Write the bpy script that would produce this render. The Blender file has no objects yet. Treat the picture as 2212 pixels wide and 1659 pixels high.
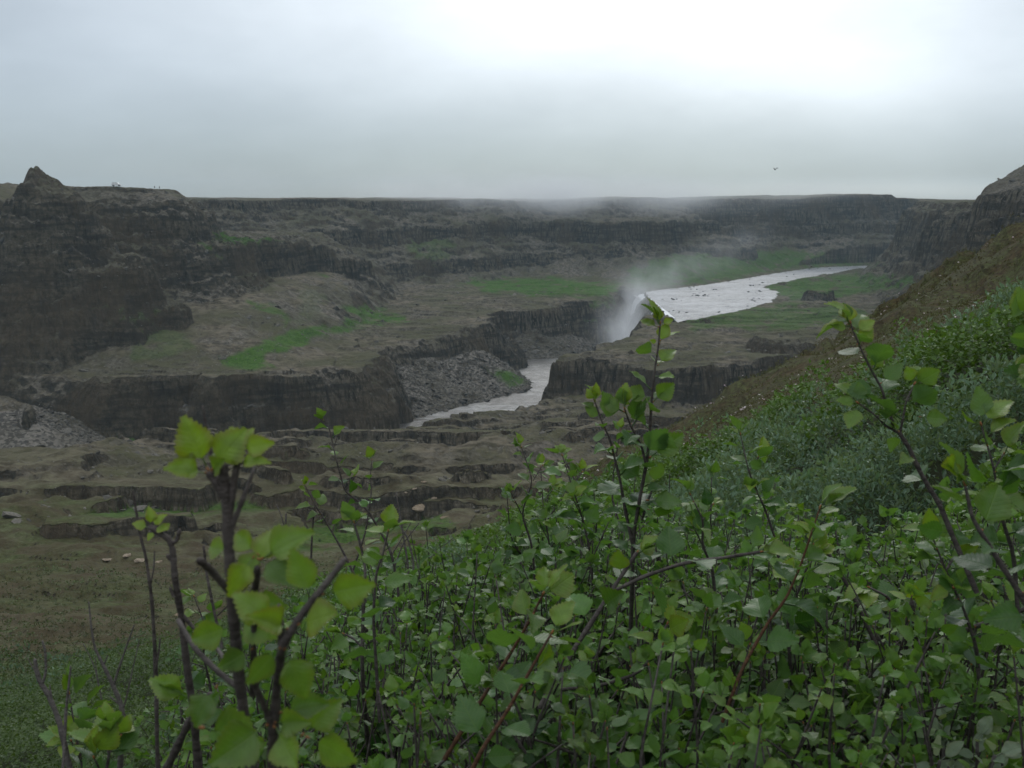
import bpy, math, random
import numpy as np
from math import radians, sin, cos, pi
rng = np.random.default_rng(7)
random.seed(7)
SC = bpy.context.scene
COL = SC.collection

# ------------------------------------------------------------------ camera, sky, sun, exposure
PITCH = radians(10.5)
cam_d = bpy.data.cameras.new("camera"); cam = bpy.data.objects.new("camera", cam_d); COL.objects.link(cam)
cam_d.sensor_width = 36; cam_d.lens = 35; cam_d.clip_start = 0.05; cam_d.clip_end = 9000
cam.location = (0, 0, 0); cam.rotation_euler = (pi/2 - PITCH, 0, 0)
cam_d.dof.use_dof = True; cam_d.dof.focus_distance = 3.0; cam_d.dof.aperture_fstop = 19
SC.camera = cam

SUN_EL, SUN_AZ = radians(28), radians(7)      # azimuth measured from +Y towards +X
w = bpy.data.worlds.new("World"); SC.world = w; w.use_nodes = True
nt = w.node_tree; nt.nodes.clear()
def N(nt, t, **kw):
    n = nt.nodes.new(t)
    for k, v in kw.items():
        if k.startswith('i_'):
            key = k[2:]; key = int(key) if key.isdigit() else key.replace('_', ' ')
            n.inputs[key].default_value = v
        else: setattr(n, k, v)
    return n
def L(nt, a, b): nt.links.new(a, b)
def math_(nt, op, a, b=None, c=None, clamp=False):
    n = nt.nodes.new('ShaderNodeMath'); n.operation = op; n.use_clamp = clamp
    for i, x in enumerate((a, b, c)):
        if x is None: continue
        if isinstance(x, (int, float)): n.inputs[i].default_value = x
        else: nt.links.new(x, n.inputs[i])
    return n.outputs[0]
def mixc(nt, f, a, b, mode='MIX'):
    n = nt.nodes.new('ShaderNodeMix'); n.data_type = 'RGBA'; n.blend_type = mode
    for s, x in ((n.inputs[0], f), (n.inputs[6], a), (n.inputs[7], b)):
        if isinstance(x, (int, float)): s.default_value = x
        elif isinstance(x, tuple): s.default_value = (*x[:3], 1)
        else: nt.links.new(x, s)
    return n.outputs[2]
def ramp(nt, fac, stops, interp='LINEAR'):
    n = nt.nodes.new('ShaderNodeValToRGB'); n.color_ramp.interpolation = interp
    e = n.color_ramp.elements
    while len(e) > len(stops): e.remove(e[0])
    while len(e) < len(stops): e.new(1.0)
    for el, (p, c) in zip(e, stops):
        el.position = p; el.color = (c, c, c, 1) if isinstance(c, (int, float)) else (*c, 1)
    nt.links.new(fac, n.inputs[0]); return n.outputs[0]
sky = N(nt, 'ShaderNodeTexSky', sky_type='NISHITA', sun_disc=False, sun_elevation=SUN_EL, sun_rotation=SUN_AZ, dust_density=0.6, air_density=1.0)
bg1 = N(nt, 'ShaderNodeBackground', i_Strength=0.012); L(nt, mixc(nt, 1.0, sky.outputs[0], (.55, .78, 1.0), 'MULTIPLY'), bg1.inputs[0])
tc = N(nt, 'ShaderNodeTexCoord')
nrm = N(nt, 'ShaderNodeVectorMath', operation='NORMALIZE'); L(nt, tc.outputs['Generated'], nrm.inputs[0])
sx = N(nt, 'ShaderNodeSeparateXYZ'); L(nt, nrm.outputs[0], sx.inputs[0])
el_ = sx.outputs[2]
# broken low cloud: soft large noise stretched along the horizon
mp = N(nt, 'ShaderNodeMapping'); mp.inputs['Scale'].default_value = (1.0, 1.0, 2.6); L(nt, nrm.outputs[0], mp.inputs[0])
n1 = N(nt, 'ShaderNodeTexNoise', i_Scale=2.2, i_Detail=5.0, i_Roughness=0.5); L(nt, mp.outputs[0], n1.inputs[0])
n2 = N(nt, 'ShaderNodeTexNoise', i_Scale=7.0, i_Detail=4.0, i_Roughness=0.55); L(nt, mp.outputs[0], n2.inputs[0])
base = ramp(nt, el_, [(0.0, (0.32, 0.355, 0.385)), (0.035, (0.37, 0.415, 0.455)), (0.12, (0.475, 0.53, 0.585)), (0.21, (0.47, 0.525, 0.58)), (0.38, (0.80, 0.86, 0.92)), (1.0, (1.35, 1.40, 1.46))])
def glow(nt, az, el, wid_h, wid_v):
    """soft bright area of thin cloud round a direction"""
    cx_, cy_, cz_ = sin(az), cos(az), sin(el)
    dx = math_(nt, 'DIVIDE', math_(nt, 'SUBTRACT', sx.outputs[0], cx_*cos(el)), wid_h)
    dz = math_(nt, 'DIVIDE', math_(nt, 'SUBTRACT', el_, cz_), wid_v)
    r2 = math_(nt, 'ADD', math_(nt, 'MULTIPLY', dx, dx), math_(nt, 'MULTIPLY', dz, dz))
    g = math_(nt, 'EXPONENT', math_(nt, 'MULTIPLY', r2, -1.0))
    front = math_(nt, 'MULTIPLY', sx.outputs[1], 3.0, clamp=True)
    return math_(nt, 'MULTIPLY', g, front)
g1 = glow(nt, radians(6.5), radians(12), 0.34, 0.115)
g2 = glow(nt, radians(19), radians(6), 0.17, 0.055)
g3 = glow(nt, radians(20), radians(0.5), 0.22, 0.010)
nn = math_(nt, 'ADD', math_(nt, 'MULTIPLY', n1.outputs[0], 0.75), math_(nt, 'MULTIPLY', n2.outputs[0], 0.25))
nf = math_(nt, 'ADD', math_(nt, 'MULTIPLY', math_(nt, 'SUBTRACT', nn, 0.5), 1.3), 1.0)
gs = math_(nt, 'MULTIPLY', math_(nt, 'ADD', math_(nt, 'ADD', math_(nt, 'MULTIPLY', g1, 0.80), math_(nt, 'MULTIPLY', g2, 0.16)), math_(nt, 'MULTIPLY', g3, 0.14)), nf)
colb = mixc(nt, 1.0, base, math_(nt, 'ADD', math_(nt, 'MULTIPLY', math_(nt, 'SUBTRACT', nn, 0.5), 0.85), 1.0), 'MULTIPLY')
glowc = mixc(nt, 1.0, (0.98, 0.98, 0.96), gs, 'MULTIPLY')
colf = mixc(nt, 1.0, colb, glowc, 'ADD')
bg2 = N(nt, 'ShaderNodeBackground', i_Strength=0.92); L(nt, colf, bg2.inputs[0])
ad = N(nt, 'ShaderNodeAddShader'); L(nt, bg1.outputs[0], ad.inputs[0]); L(nt, bg2.outputs[0], ad.inputs[1])
wo = N(nt, 'ShaderNodeOutputWorld'); L(nt, ad.outputs[0], wo.inputs[0])

sun_d = bpy.data.lights.new("sun", 'SUN'); sun = bpy.data.objects.new("sun", sun_d); COL.objects.link(sun)
sun_d.energy = 0.55; sun_d.angle = radians(22); sun_d.color = (1.0, 0.96, 0.90)
from mathutils import Vector, Matrix
sdir = Vector((sin(SUN_AZ)*cos(SUN_EL), cos(SUN_AZ)*cos(SUN_EL), sin(SUN_EL)))
sun.rotation_euler = sdir.to_track_quat('Z', 'Y').to_euler()
SC.view_settings.view_transform = 'Standard'; SC.view_settings.look = 'None'
SC.view_settings.exposure = 0.0; SC.view_settings.gamma = 1.0
try:
    SC.cycles.max_bounces = 6; SC.cycles.diffuse_bounces = 3; SC.cycles.transmission_bounces = 4; SC.cycles.volume_bounces = 1
    SC.cycles.volume_step_rate = 1.0; SC.cycles.volume_max_steps = 128; SC.cycles.use_denoising = True
except Exception: pass

# ------------------------------------------------------------------ helpers
FPX = 2150.0
def ray(u, v):
    a = (u-1106)/FPX; b = (829.5-v)/FPX
    return a, cos(PITCH)+b*sin(PITCH), -sin(PITCH)+b*cos(PITCH)
def Q(u, v, z):
    a, dy, dz = ray(u, v); t = z/dz; return (a*t, dy*t)
def PT(u, v, d):
    a, dy, dz = ray(u, v); return np.array([a*d, dy*d, dz*d])
def project(x, y, z):
    dep = y*cos(PITCH) - z*sin(PITCH); up = y*sin(PITCH) + z*cos(PITCH)
    dep = np.maximum(dep, 0.01)
    return 1106 + FPX*x/dep, 829.5 - FPX*up/dep
def tag(o, label=None, cat=None, group=None, kind=None):
    if label: o['label'] = label
    if cat: o['category'] = cat
    if group: o['group'] = group
    if kind: o['kind'] = kind
    return o
def empty(name, loc=(0, 0, 0)):
    o = bpy.data.objects.new(name, None); o.location = loc; o.empty_display_size = 0.1; COL.objects.link(o); return o
def mesh_np(name, V, F, mats, parent=None, smooth=False, mat_idx=None, attrs=None, uv=None, loc=(0, 0, 0)):
    """V (n,3) array; F (m,k) array or list of such arrays"""
    V = np.asarray(V, dtype=np.float32) - np.asarray(loc, dtype=np.float32)
    Fs = F if isinstance(F, list) else [F]
    Fs = [np.asarray(f, dtype=np.int32) for f in Fs if len(f)]
    me = bpy.data.meshes.new(name)
    me.vertices.add(len(V)); me.vertices.foreach_set('co', V.ravel())
    loops = np.concatenate([f.ravel() for f in Fs]); me.loops.add(len(loops)); me.loops.foreach_set('vertex_index', loops)
    tot = np.concatenate([np.full(len(f), f.shape[1], dtype=np.int32) for f in Fs])
    start = np.concatenate([[0], np.cumsum(tot)[:-1]]).astype(np.int32)
    me.polygons.add(len(tot)); me.polygons.foreach_set('loop_start', start); me.polygons.foreach_set('loop_total', tot)
    if mat_idx is not None: me.polygons.foreach_set('material_index', np.asarray(mat_idx, dtype=np.int32))
    me.polygons.foreach_set('use_smooth', np.full(len(tot), bool(smooth)))
    if attrs:
        for k, val in attrs.items():
            at = me.attributes.new(k, 'FLOAT_COLOR', 'POINT')
            c = np.ones((len(V), 4), dtype=np.float32); c[:, :val.shape[1]] = val; at.data.foreach_set('color', c.ravel())
    if uv is not None:
        ul = me.uv_layers.new(name='UVMap'); ul.data.foreach_set('uv', np.asarray(uv, dtype=np.float32)[loops].ravel())
    me.update(calc_edges=True)
    for m in (mats if isinstance(mats, (list, tuple)) else [mats]): me.materials.append(m)
    o = bpy.data.objects.new(name, me); COL.objects.link(o); o.location = loc
    if parent is not None: o.parent = parent
    return o

def _hash(ix, iy, seed):
    h = (ix.astype(np.uint32)*np.uint32(374761393) + iy.astype(np.uint32)*np.uint32(668265263) + np.uint32((seed*2246822519) & 0xffffffff))
    h = (h ^ (h >> np.uint32(13)))*np.uint32(1274126177)
    return h ^ (h >> np.uint32(16))
def perlin(x, y, seed=0):
    x = np.asarray(x, dtype=np.float32)+1000.37; y = np.asarray(y, dtype=np.float32)+1000.71
    x0 = np.floor(x); y0 = np.floor(y); fx = x-x0; fy = y-y0
    ix = x0.astype(np.int64) & 0xffffff; iy = y0.astype(np.int64) & 0xffffff
    u = fx*fx*fx*(fx*(fx*6-15)+10); v = fy*fy*fy*(fy*(fy*6-15)+10)
    def g(dx, dy):
        a = (_hash(ix+dx, iy+dy, seed) & np.uint32(0xffff)).astype(np.float32)*np.float32(2*pi/65536)
        return np.cos(a)*(fx-dx)+np.sin(a)*(fy-dy)
    n0 = g(0, 0)*(1-u)+g(1, 0)*u; n1 = g(0, 1)*(1-u)+g(1, 1)*u
    return (n0*(1-v)+n1*v)*np.float32(1.5)
def fbm(x, y, sc, octv=4, seed=0, gain=0.5):
    s = 0; a = 1.0; f = 1.0/sc
    for i in range(octv):
        s = s + a*perlin(x*f, y*f, seed+i*17); a *= gain; f *= 2.03
    return s
def smooth(e0, e1, x):
    t = np.clip((x-e0)/(e1-e0), 0, 1); return t*t*(3-2*t)
def sdf(x, y, poly):
    """signed distance, negative inside"""
    P = np.array(poly, dtype=np.float32); n = len(P)
    d = np.full(x.shape, 1e12, dtype=np.float32); ins = np.zeros(x.shape, dtype=bool)
    for i in range(n):
        a = P[i]; b = P[(i+1) % n]; e = b-a
        wx = x-a[0]; wy = y-a[1]
        t = np.clip((wx*e[0]+wy*e[1])/max(float(e@e), 1e-9), 0, 1)
        dx = wx-e[0]*t; dy = wy-e[1]*t
        d = np.minimum(d, dx*dx+dy*dy)
        c = (a[1] <= y) != (b[1] <= y)
        if abs(e[1]) > 1e-9:
            ins ^= c & (x < a[0]+(y-a[1])/e[1]*e[0])
    d = np.sqrt(d); return np.where(ins, -d, d)
def pl(x, pts):
    p = np.array(pts, dtype=np.float64); return np.interp(x, p[:, 0], p[:, 1])

# ------------------------------------------------------------------ the canyon as a height function (metres, camera at the origin)
def IP(lst): return [Q(u, v, z) for u, v, z in lst]
WATER_LO, WATER_UP = -100.0, -73.2
GORGE = [(-2400, 470), (-700, 440), (-330, 425)] + IP([(0, 800, -72), (120, 822, -72), (250, 812, -72), (450, 818, -72), (640, 812, -72), (700, 798, -72), (760, 792, -72), (806, 785, -72)]) + \
    [(-66, 455), (-67, 496), (-50, 513)] + IP([(1000, 713, -72), (1076, 691, -72)]) + [(-17, 628), (-2, 646), (26, 668), (44, 682), (60, 702), (78, 745), (92, 790), (101, 786), (101, 740), (100, 670), (97, 618), (84, 602), (77, 582), (71, 555), (66, 540), (49, 513), (38, 492), (20.5, 462),
    (17, 440), (9, 424), (-8.6, 390), (-37, 371), (-71, 360), (-86, 329), (-111, 287), (-122, 250), (-165, 236), (-300, 250), (-700, 280), (-2400, 300)]
RIVER_LO = [(-2400, 380), (-600, 360), (-250, 352), (-120, 385), (-80, 415), (-44, 451), (-13, 494), (8, 520), (12.6, 546), (6, 575), (-4.6, 606), (2, 618), (28, 628), (50, 655), (62, 676), (76, 735),
            (92, 760), (92, 615), (74, 600), (55, 560), (38, 520), (20, 490), (18, 470), (6, 440), (-12, 408), (-44, 390), (-100, 350), (-140, 310), (-250, 300), (-600, 310), (-2400, 340)]
_up = IP([(1375, 634, WATER_UP), (1440, 626, WATER_UP), (1530, 616, WATER_UP), (1620, 601, WATER_UP), (1690, 589, WATER_UP), (1760, 579, WATER_UP), (1846, 575, WATER_UP)])
_dn = IP([(1842, 581, WATER_UP), (1790, 592, WATER_UP), (1720, 603, WATER_UP), (1640, 620, WATER_UP), (1676, 632, WATER_UP), (1660, 652, WATER_UP), (1600, 669, WATER_UP), (1520, 686, WATER_UP), (1455, 697, WATER_UP)])
RIVER_UP = [(98, 789)] + _up + [(520, 1160), (700, 1180), (705, 1140), (520, 1115)] + _dn + [(98, 603), (99, 700)]
PLAIN = [(-2600, 385), (-300, 350), (-150, 345), (-100, 370), (-44, 410), (5, 455), (20, 460), (33, 463), (52, 457), (70, 444), (82, 437), (98, 452), (122, 474), (153, 488), (300, 470), (2600, 380), (2600, 2700), (-2600, 2700)]
MESAS = {
 'buttress': [(-1500, 470), (-420, 455), (-300, 440), (-240, 448), (-190, 446), (-176, 452), (-174, 470), (-190, 500), (-230, 540), (-600, 700), (-1500, 900)],
 'ridge': [(-1500, 520), (-330, 500), (-262, 474), (-222, 468), (-200, 476), (-214, 495), (-260, 530), (-420, 700), (-1500, 900)],
 'rim_left': [(-1500, 560), (-420, 545), (-300, 545), (-215, 550), (-196, 560), (-205, 600), (-280, 760), (-500, 1000), (-1500, 1300)],
 'band': [(-420, 560), (-210, 530), (-172, 535), (-152, 552), (-146, 575), (-150, 600), (-144, 622), (-132, 636), (-124, 655), (-108, 680), (-97, 706), (-110, 730), (-150, 760), (-420, 760)],
 'far_left': [(-2600, 900), (-600, 800), (-300, 790), (-215, 800), (-150, 860), (-120, 930), (-40, 985), (20, 1030), (90, 1080), (180, 1110), (190, 1300), (-2600, 2700)],
 'shelf': [(-60, 960), (-30, 985), (10, 990), (40, 975), (80, 985), (110, 975), (150, 1000), (180, 1040), (200, 1200), (-60, 1200)],
 'far': [(150, 1130), (230, 1150), (330, 1175), (420, 1190), (455, 1215), (500, 1260), (620, 1290), (1200, 1300), (2600, 1500), (2600, 2700), (-400, 2700), (100, 1300)],
 'right_mid': [(402, 1010), (380, 955), (362, 930), (350, 860), (333, 800), (318, 760), (300, 700), (300, 600), (500, 500), (2600, 500), (2600, 1180), (700, 1100)],
 'right_near': [(243, 500), (266, 545), (330, 640), (700, 640), (2600, 600), (2600, -200), (600, 0), (360, 300), (282, 400)],
}
def height(x, y, detail=True):
    x = np.asarray(x, dtype=np.float32); y = np.asarray(y, dtype=np.float32)
    r = np.sqrt(x*x+y*y)
    # --- warp so that edges are ragged and faces are fluted like basalt columns
    wx = x + 9*fbm(x, y, 75, 3, 1)*smooth(230, 420, r) ; wy = y + 9*fbm(x, y, 75, 3, 2)*smooth(230, 420, r)
    k = smooth(120, 300, r)
    kf = 1.1 - .8*smooth(-70, -130, x)
    wx = wx + k*(2.6*fbm(x, y, 14, 2, 3) + kf*perlin(x/3.1, y/3.1, 4)); wy = wy + k*(2.6*fbm(x, y, 14, 2, 5) + kf*perlin(x/3.1, y/3.1, 6))
    sx_ = x + k*(1.8*fbm(x, y, 16, 2, 3)+.9*perlin(x/3.1, y/3.1, 4)); sy_ = y + k*(1.8*fbm(x, y, 16, 2, 5)+.9*perlin(x/3.1, y/3.1, 6))
    # --- bench between the hill and the gorge
    B = pl(y + 6*fbm(x, y, 40, 2, 8), [(-300, -14), (0, -17), (40, -23), (60, -30), (100, -45), (130, -51), (150, -55), (170, -59), (205, -64), (240, -67.5), (300, -74), (360, -82), (430, -88), (3000, -90)]).astype(np.float32)
    led = smooth(150, 190, y)*(1-smooth(440, 480, y))
    h = fbm(x*0.50+y*0.08, y-0.30*x+26*fbm(x, y, 70, 3, 18), 46, 4, 11)*2.4 + .34*fbm(x, y, 9, 3, 19); h = np.clip(h, -1.7, 1.9)
    st = np.floor(h) + smooth(0.02, 0.26, h-np.floor(h))
    mk_ = smooth(-.30, .20, fbm(x*.8, y, 42, 3, 79))*.95
    B = B + led*((h*.75+.5+(st-h*.75-.5)*mk_)*3.0*(1-.55*smooth(330, 400, y)) - .8 + 0.55*fbm(x, y, 13, 4, 12)) - 1.5*smooth(340, 400, y)
    st2 = np.floor(h*2.1+.4) + smooth(0.0, 0.35, h*2.1+.4-np.floor(h*2.1+.4))
    B = B + led*(1.1*fbm(x*.6, y, 15, 3, 78) + st2*0.18)*(1-.5*smooth(320, 380, y))
    moss = smooth(50, 80, y)*(1-smooth(175, 200, y))
    h2 = fbm(x*0.4+y*.1, y, 9, 4, 13)*2.2
    B = B + moss*((np.floor(h2)+smooth(0.1, 0.6, h2-np.floor(h2)))*0.55 + .40*fbm(x, y, 5, 3, 14))
    for poly, zt in (([Q(-400, 1030, -61.5), Q(-200, 1052, -61.5), Q(60, 1066, -61.5), Q(250, 1058, -61.5), Q(420, 1070, -61.5), Q(470, 1050, -61.5), Q(500, 1010, -66), Q(300, 990, -68), Q(-400, 980, -68)], -60.5),
                     ([Q(100, 1142, -56.5), Q(200, 1136, -56.5), Q(330, 1120, -56.5), Q(420, 1110, -56.5), Q(400, 1090, -58), Q(200, 1115, -58), Q(120, 1122, -58)], -56.2),
                     ([Q(-300, 1150, -56.5), Q(60, 1152, -56.5), Q(95, 1140, -57), Q(60, 1118, -58), Q(-300, 1110, -58)], -57.4),
                     ([Q(610, 1012, -68), Q(700, 1022, -68), Q(830, 1008, -68), Q(1000, 985, -70), Q(900, 970, -71), Q(700, 975, -71)], -67.0),
                     ([Q(845, 1016, -66), Q(950, 1024, -66), Q(1106, 1000, -66), Q(1250, 990, -66), Q(1100, 975, -68), Q(900, 985, -68)], -65.0),
                     ([Q(560, 940, -75), Q(620, 925, -76), Q(800, 930, -76), Q(1000, 940, -76), Q(1100, 930, -77), Q(1000, 915, -79), Q(700, 908, -79)], -75.0)):
        d = sdf(sx_+2*fbm(x, y, 25, 2, 15), sy_+2*fbm(x, y, 25, 2, 16), poly)
        yf = min(p_[1] for p_ in poly)
        B = np.maximum(B, -np.maximum(y-yf-5, 0)*.21 + np.where(d < 0, zt, zt - smooth(0, 1.8, d)*7 - d*0.5) + 0.35*fbm(x, y, 8, 2, 17))
    z = B
    # --- the plain at the level of the upper river
    zp = -72 - 4*(1-smooth(480, 590, y))*smooth(-20, 30, x) + 2.0*smooth(600, 680, y)*(1-smooth(60, 130, x)) + 1.6*fbm(x*.5, y, 34, 4, 21)
    hp = fbm(x*.4, y, 30, 3, 22)*2.5; zp = zp + (np.floor(hp)+smooth(0, .3, hp-np.floor(hp)))*1.1*smooth(500, 420, np.abs(x)+0*y)
    # mounds of dark rock
    for (mu, mv, mz, rr, hh) in ((1418, 705, -74.5, 10.5, 6.5), (1500, 693, -73, 15, 3.5), (1765, 655, -72, 13, 9), (1840, 657, -72, 15, 3), (1700, 740, -72, 10, 2.5), (1330, 772, -76, 9, 3.5), (1290, 775, -76, 6, 2)):
        mx, my = Q(mu, mv, mz); dd = np.sqrt((wx-mx)**2+((wy-my)*.8)**2)
        zp = np.maximum(zp, mz + hh*(1-smooth(0.55, 1.0, dd/rr+.12*perlin(x/2.5, y/2.5, 77))) - 20*smooth(.9, 1.6, dd/rr))
    d = sdf(sx_, sy_, PLAIN)
    z = np.maximum(z, np.where(d < 0, zp, zp - smooth(0, 4.0, d)*15 - d*0.35))
    ramp_ = (y-418+4*fbm(x, y, 30, 3, 23))*.44*smooth(-80, -150, x+6*fbm(x, y, 25, 3, 24))*smooth(-330, -250, x)
    z = np.where((d < 0) & (ramp_ > 0), np.maximum(z, -72+27*(1-np.exp(-ramp_/27)) + .5*fbm(x, y, 12, 3, 25)), z)
    mass = np.zeros(x.shape, np.float32)
    def mesa(name, top, cliff, cw, tal, talw=0.62, cliff2=None, rough=1.0, lim=None):
        nonlocal z, mass
        d = sdf(wx, wy, MESAS[name])
        dn = d + rough*(8*fbm(x, y, 48, 4, 31) )
        prof = cliff*smooth(0, cw, dn) + np.maximum(dn-cw*.6, 0)*tal
        if cliff2:
            for (o, c, w_) in cliff2: prof = prof + c*smooth(o, o+w_, dn + 4*fbm(x, y, 30, 2, 33))
        if talw: 
            ex = np.maximum(dn-cw, 0); prof = cliff*smooth(0, cw, dn) + np.where(ex > 0, ex*tal/(1+ex*talw*0.006), 0) + (0 if not cliff2 else sum(c*smooth(o, o+w_, dn+4*fbm(x, y, 30, 2, 33)) for (o, c, w_) in cliff2))
        zz = top - np.maximum(prof, 0)
        m = zz > z; mass = np.where(m, 1.0-.8*smooth(cw+6, cw+16, dn-(max([o+w_ for (o, c, w_) in cliff2]) if cliff2 else 0)), mass); z = np.where(m, zz, z)
    t1 = -29 + np.clip((470-y)*-.02, -3, 6)
    mesa('buttress', -28 + 2.5*fbm(x, y, 30, 2, 35), 24, 10, 0.45, .62, [(13, 10, 4)])
    mesa('ridge', -9 + pl(x, [(-330, 17), (-262, 17), (-228, 6), (-205, -8), (-190, -12)]).astype(np.float32), 10, 8, 0.9, .62, [(12, 10, 6)], 0.6)
    mesa('rim_left', 5.0 + np.clip((-200-x)*.03, -3, 6) + np.clip((y-600)*-.02, -6, 1) + .5*fbm(x, y, 20, 2, 36), 3, 6, 0.62, .25, [(24, 8, 6), (46, 8, 6)], 0.8)
    mesa('band', -25 - 17*smooth(-146, -100, x) + 1.2*fbm(x, y, 20, 2, 37), 20, 5, 0.45, .5, [(9, 7, 3)], 0.7)
    mesa('far_left', 0.2 + 3.0*fbm(x, y, 130, 3, 38), 8, 8, 0.50, .25, [(40, 10, 6), (80, 8, 6)], 1.6)
    mesa('shelf', -20 + 1.5*fbm(x, y, 40, 2, 39), 22, 6, 0.42, .3, [(16, 4, 3)], 1.0)
    mesa('far', pl(x, [(150, 0), (330, 0.5), (420, 6), (455, 6.5), (466, 2), (620, -1)]).astype(np.float32) + 1.6*fbm(x, y, 90, 3, 40), 30, 14, 0.5, .4, [(18, 9, 6)], 1.2)
    mesa('right_mid', -1 + 0.6*fbm(x, y, 30, 2, 41) - 10*(1-smooth(-4, 14, -sdf(wx, wy, MESAS['right_mid']))), 36, 14, 0.62, .1, [(16, 5, 5)], 1.0)
    mesa('right_near', 3 + np.clip((x-243)*.5, 0, 13) + np.clip((x-270)*.1, 0, 30) + 1.0*fbm(x, y, 25, 2, 42), 44, 18, 0.62, .1, None, 0.6)
    # pinnacle on the left skyline
    px_, pz_ = -.4865*472/1.023*1.0, 0
    dd = np.sqrt(((wx+224)/1.0)**2+((wy-474)/1.0)**2)
    pdx = wx+226.5; pdy = np.abs(wy-474)
    z = np.maximum(z, 14.6 + 1.0*perlin(x/2.5, y/2.5, 44) - np.where(pdx < 0, -pdx*1.7, np.maximum(pdx-3, 0)*.5+2.0*smooth(2, 4, pdx)) - np.maximum(pdy-3, 0)*.45 - np.maximum(dd-20, 0)*1.0)
    # strata: break the massifs into ledges
    z_l = z + 3.5*fbm(x, y, 40, 2, 51)
    q = 8.0; f = z_l/q - np.floor(z_l/q)
    stp = (np.floor(z_l/q) + smooth(0.35, 0.62, f))*q - 3.5*fbm(x, y, 40, 2, 51)
    gr = np.minimum(mass, smooth(-70, -63, z))*(1-smooth(-4, 0, z))
    leftm = smooth(-60, -100, x)*smooth(720, 640, y)
    z = z + (stp-z)*gr*(0.30+0.45*leftm*smooth(-170, -190, x))
    if detail:
        rd = 1-np.abs(fbm(x, y, 17, 4, 53))*1.6
        z = z + gr*leftm*(3.2*np.abs(fbm(x, y, 26, 4, 57))-1.0)
        z = z + gr*((rd-0.6)*2.4 + leftm*(1.0*perlin(x/3.7, y/3.7, 55)+.6*perlin(x/1.7, y/1.7, 56)))
    # --- gorge and rivers
    lw = smooth(-85, -120, x)*(y > 360)
    dg = sdf(sx_+lw*10*fbm(x, y, 55, 2, 69), sy_+lw*14*fbm(x, y, 48, 3, 76), GORGE); dr = sdf(wx*.5+x*.5, wy*.5+y*.5, RIVER_LO)
    ing = dg < 0
    rightside = smooth(10, 22, x)*smooth(640, 600, y)
    wv = 3.0 + 13*smooth(.0, .45, fbm(x, y, 70, 3, 67) + .12*smooth(-90, -120, x))
    wall = z - 13*smooth(0, wv, -dg + 1.5*fbm(x, y, 8, 3, 68)) - 16*smooth(wv+1.5, wv+5.5, -dg + 3*fbm(x, y, 14, 3, 60)) - np.maximum(-dg-9, 0)*1.2
    tal = -100.6 + np.maximum(dr, -5)*0.62 + 1.2*fbm(x, y, 11, 3, 61)*smooth(0, 6, dr)
    tal = np.minimum(tal, -83 + 3*fbm(x, y, 30, 2, 62) + 6*smooth(25, 60, x)*smooth(600, 640, y))
    z = np.where(ing, np.minimum(z, np.maximum(np.maximum(wall, tal), -103.5)), z)
    # talus cone and little cliff, far left of the gorge
    cx_, cy_ = Q(20, 860, -76)
    dc = np.sqrt((x-cx_)**2+(y-cy_)**2); z = np.where(ing & (dc < 48), np.maximum(z, -77 - dc*.42 + .8*fbm(x, y, 9, 3, 63)), z)
    dc = sdf(sx_, sy_, [Q(-500, 870, -80), Q(0, 878, -80), Q(45, 884, -80), Q(62, 896, -80), Q(70, 890, -80), Q(30, 868, -80), Q(-500, 850, -80)])
    z = np.where(ing, np.maximum(z, -79 - 11*smooth(0, 2.5, dc) - dc*.5), z)
    du = sdf(x+3*fbm(x, y, 16, 3, 64), y+3*fbm(x, y, 16, 3, 65), RIVER_UP)
    cut = np.where(du < 0, -74.2 - np.minimum(-du, 8)*.15 + .55*fbm(x, y, 9, 3, 66), -74.0 + du*.28)
    z = np.where((du < 14) & ~ing & (mass < .5), np.minimum(z, cut), z)
    # --- the hillside the camera stands on
    ax = 0.35 + 0.20*smooth(-4, 4, x)
    az = x/np.maximum(y, 1.0)
    Rs = pl(np.where(y > 1, az, np.sign(x)*3), [(-3, 200), (-.5, 90), (-.35, 75), (-.25, 48), (-.1, 36), (.14, 44), (.235, 50), (.37, 62), (.5, 78), (3, 140)]).astype(np.float32)
    Nz = -1.55 + ax*x - 0.30*y
    Nz = np.where(y < 0, -1.55 + ax*x - .12*y, Nz)
    e = r-Rs + 3*fbm(x, y, 12, 3, 70)
    Nz = Nz - np.where(e > 0, e*0.75*smooth(0, 10, e), 0)
    Nz = Nz + 0.05*fbm(x, y, 1.1, 3, 71)*smooth(1, 6, r) + 0.45*fbm(x, y, 7, 4, 72)*smooth(6, 30, r)
    brow = smooth(26, 45, r)*smooth(-.05, .1, az)
    Nz = Nz + brow*(1.15*np.abs(fbm(x, y, 4.2, 4, 73))+.36*perlin(x/.9, y/.9, 74)+1.3*fbm(x, y, 9, 3, 75))
    Nz = np.where(x > 120, np.minimum(Nz, 40), Nz)
    hill = Nz > z
    z = np.maximum(z, Nz)
    # far land falls back into gentle plateau
    if detail:
        z = z + np.where(hill, 0, smooth(90, 200, r)*(.30*fbm(x, y, 4.5, 3, 80)))
    return z.astype(np.float32), dict(mass=mass, ing=ing, hill=hill, dr=dr, du=du, dg=dg)

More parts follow.
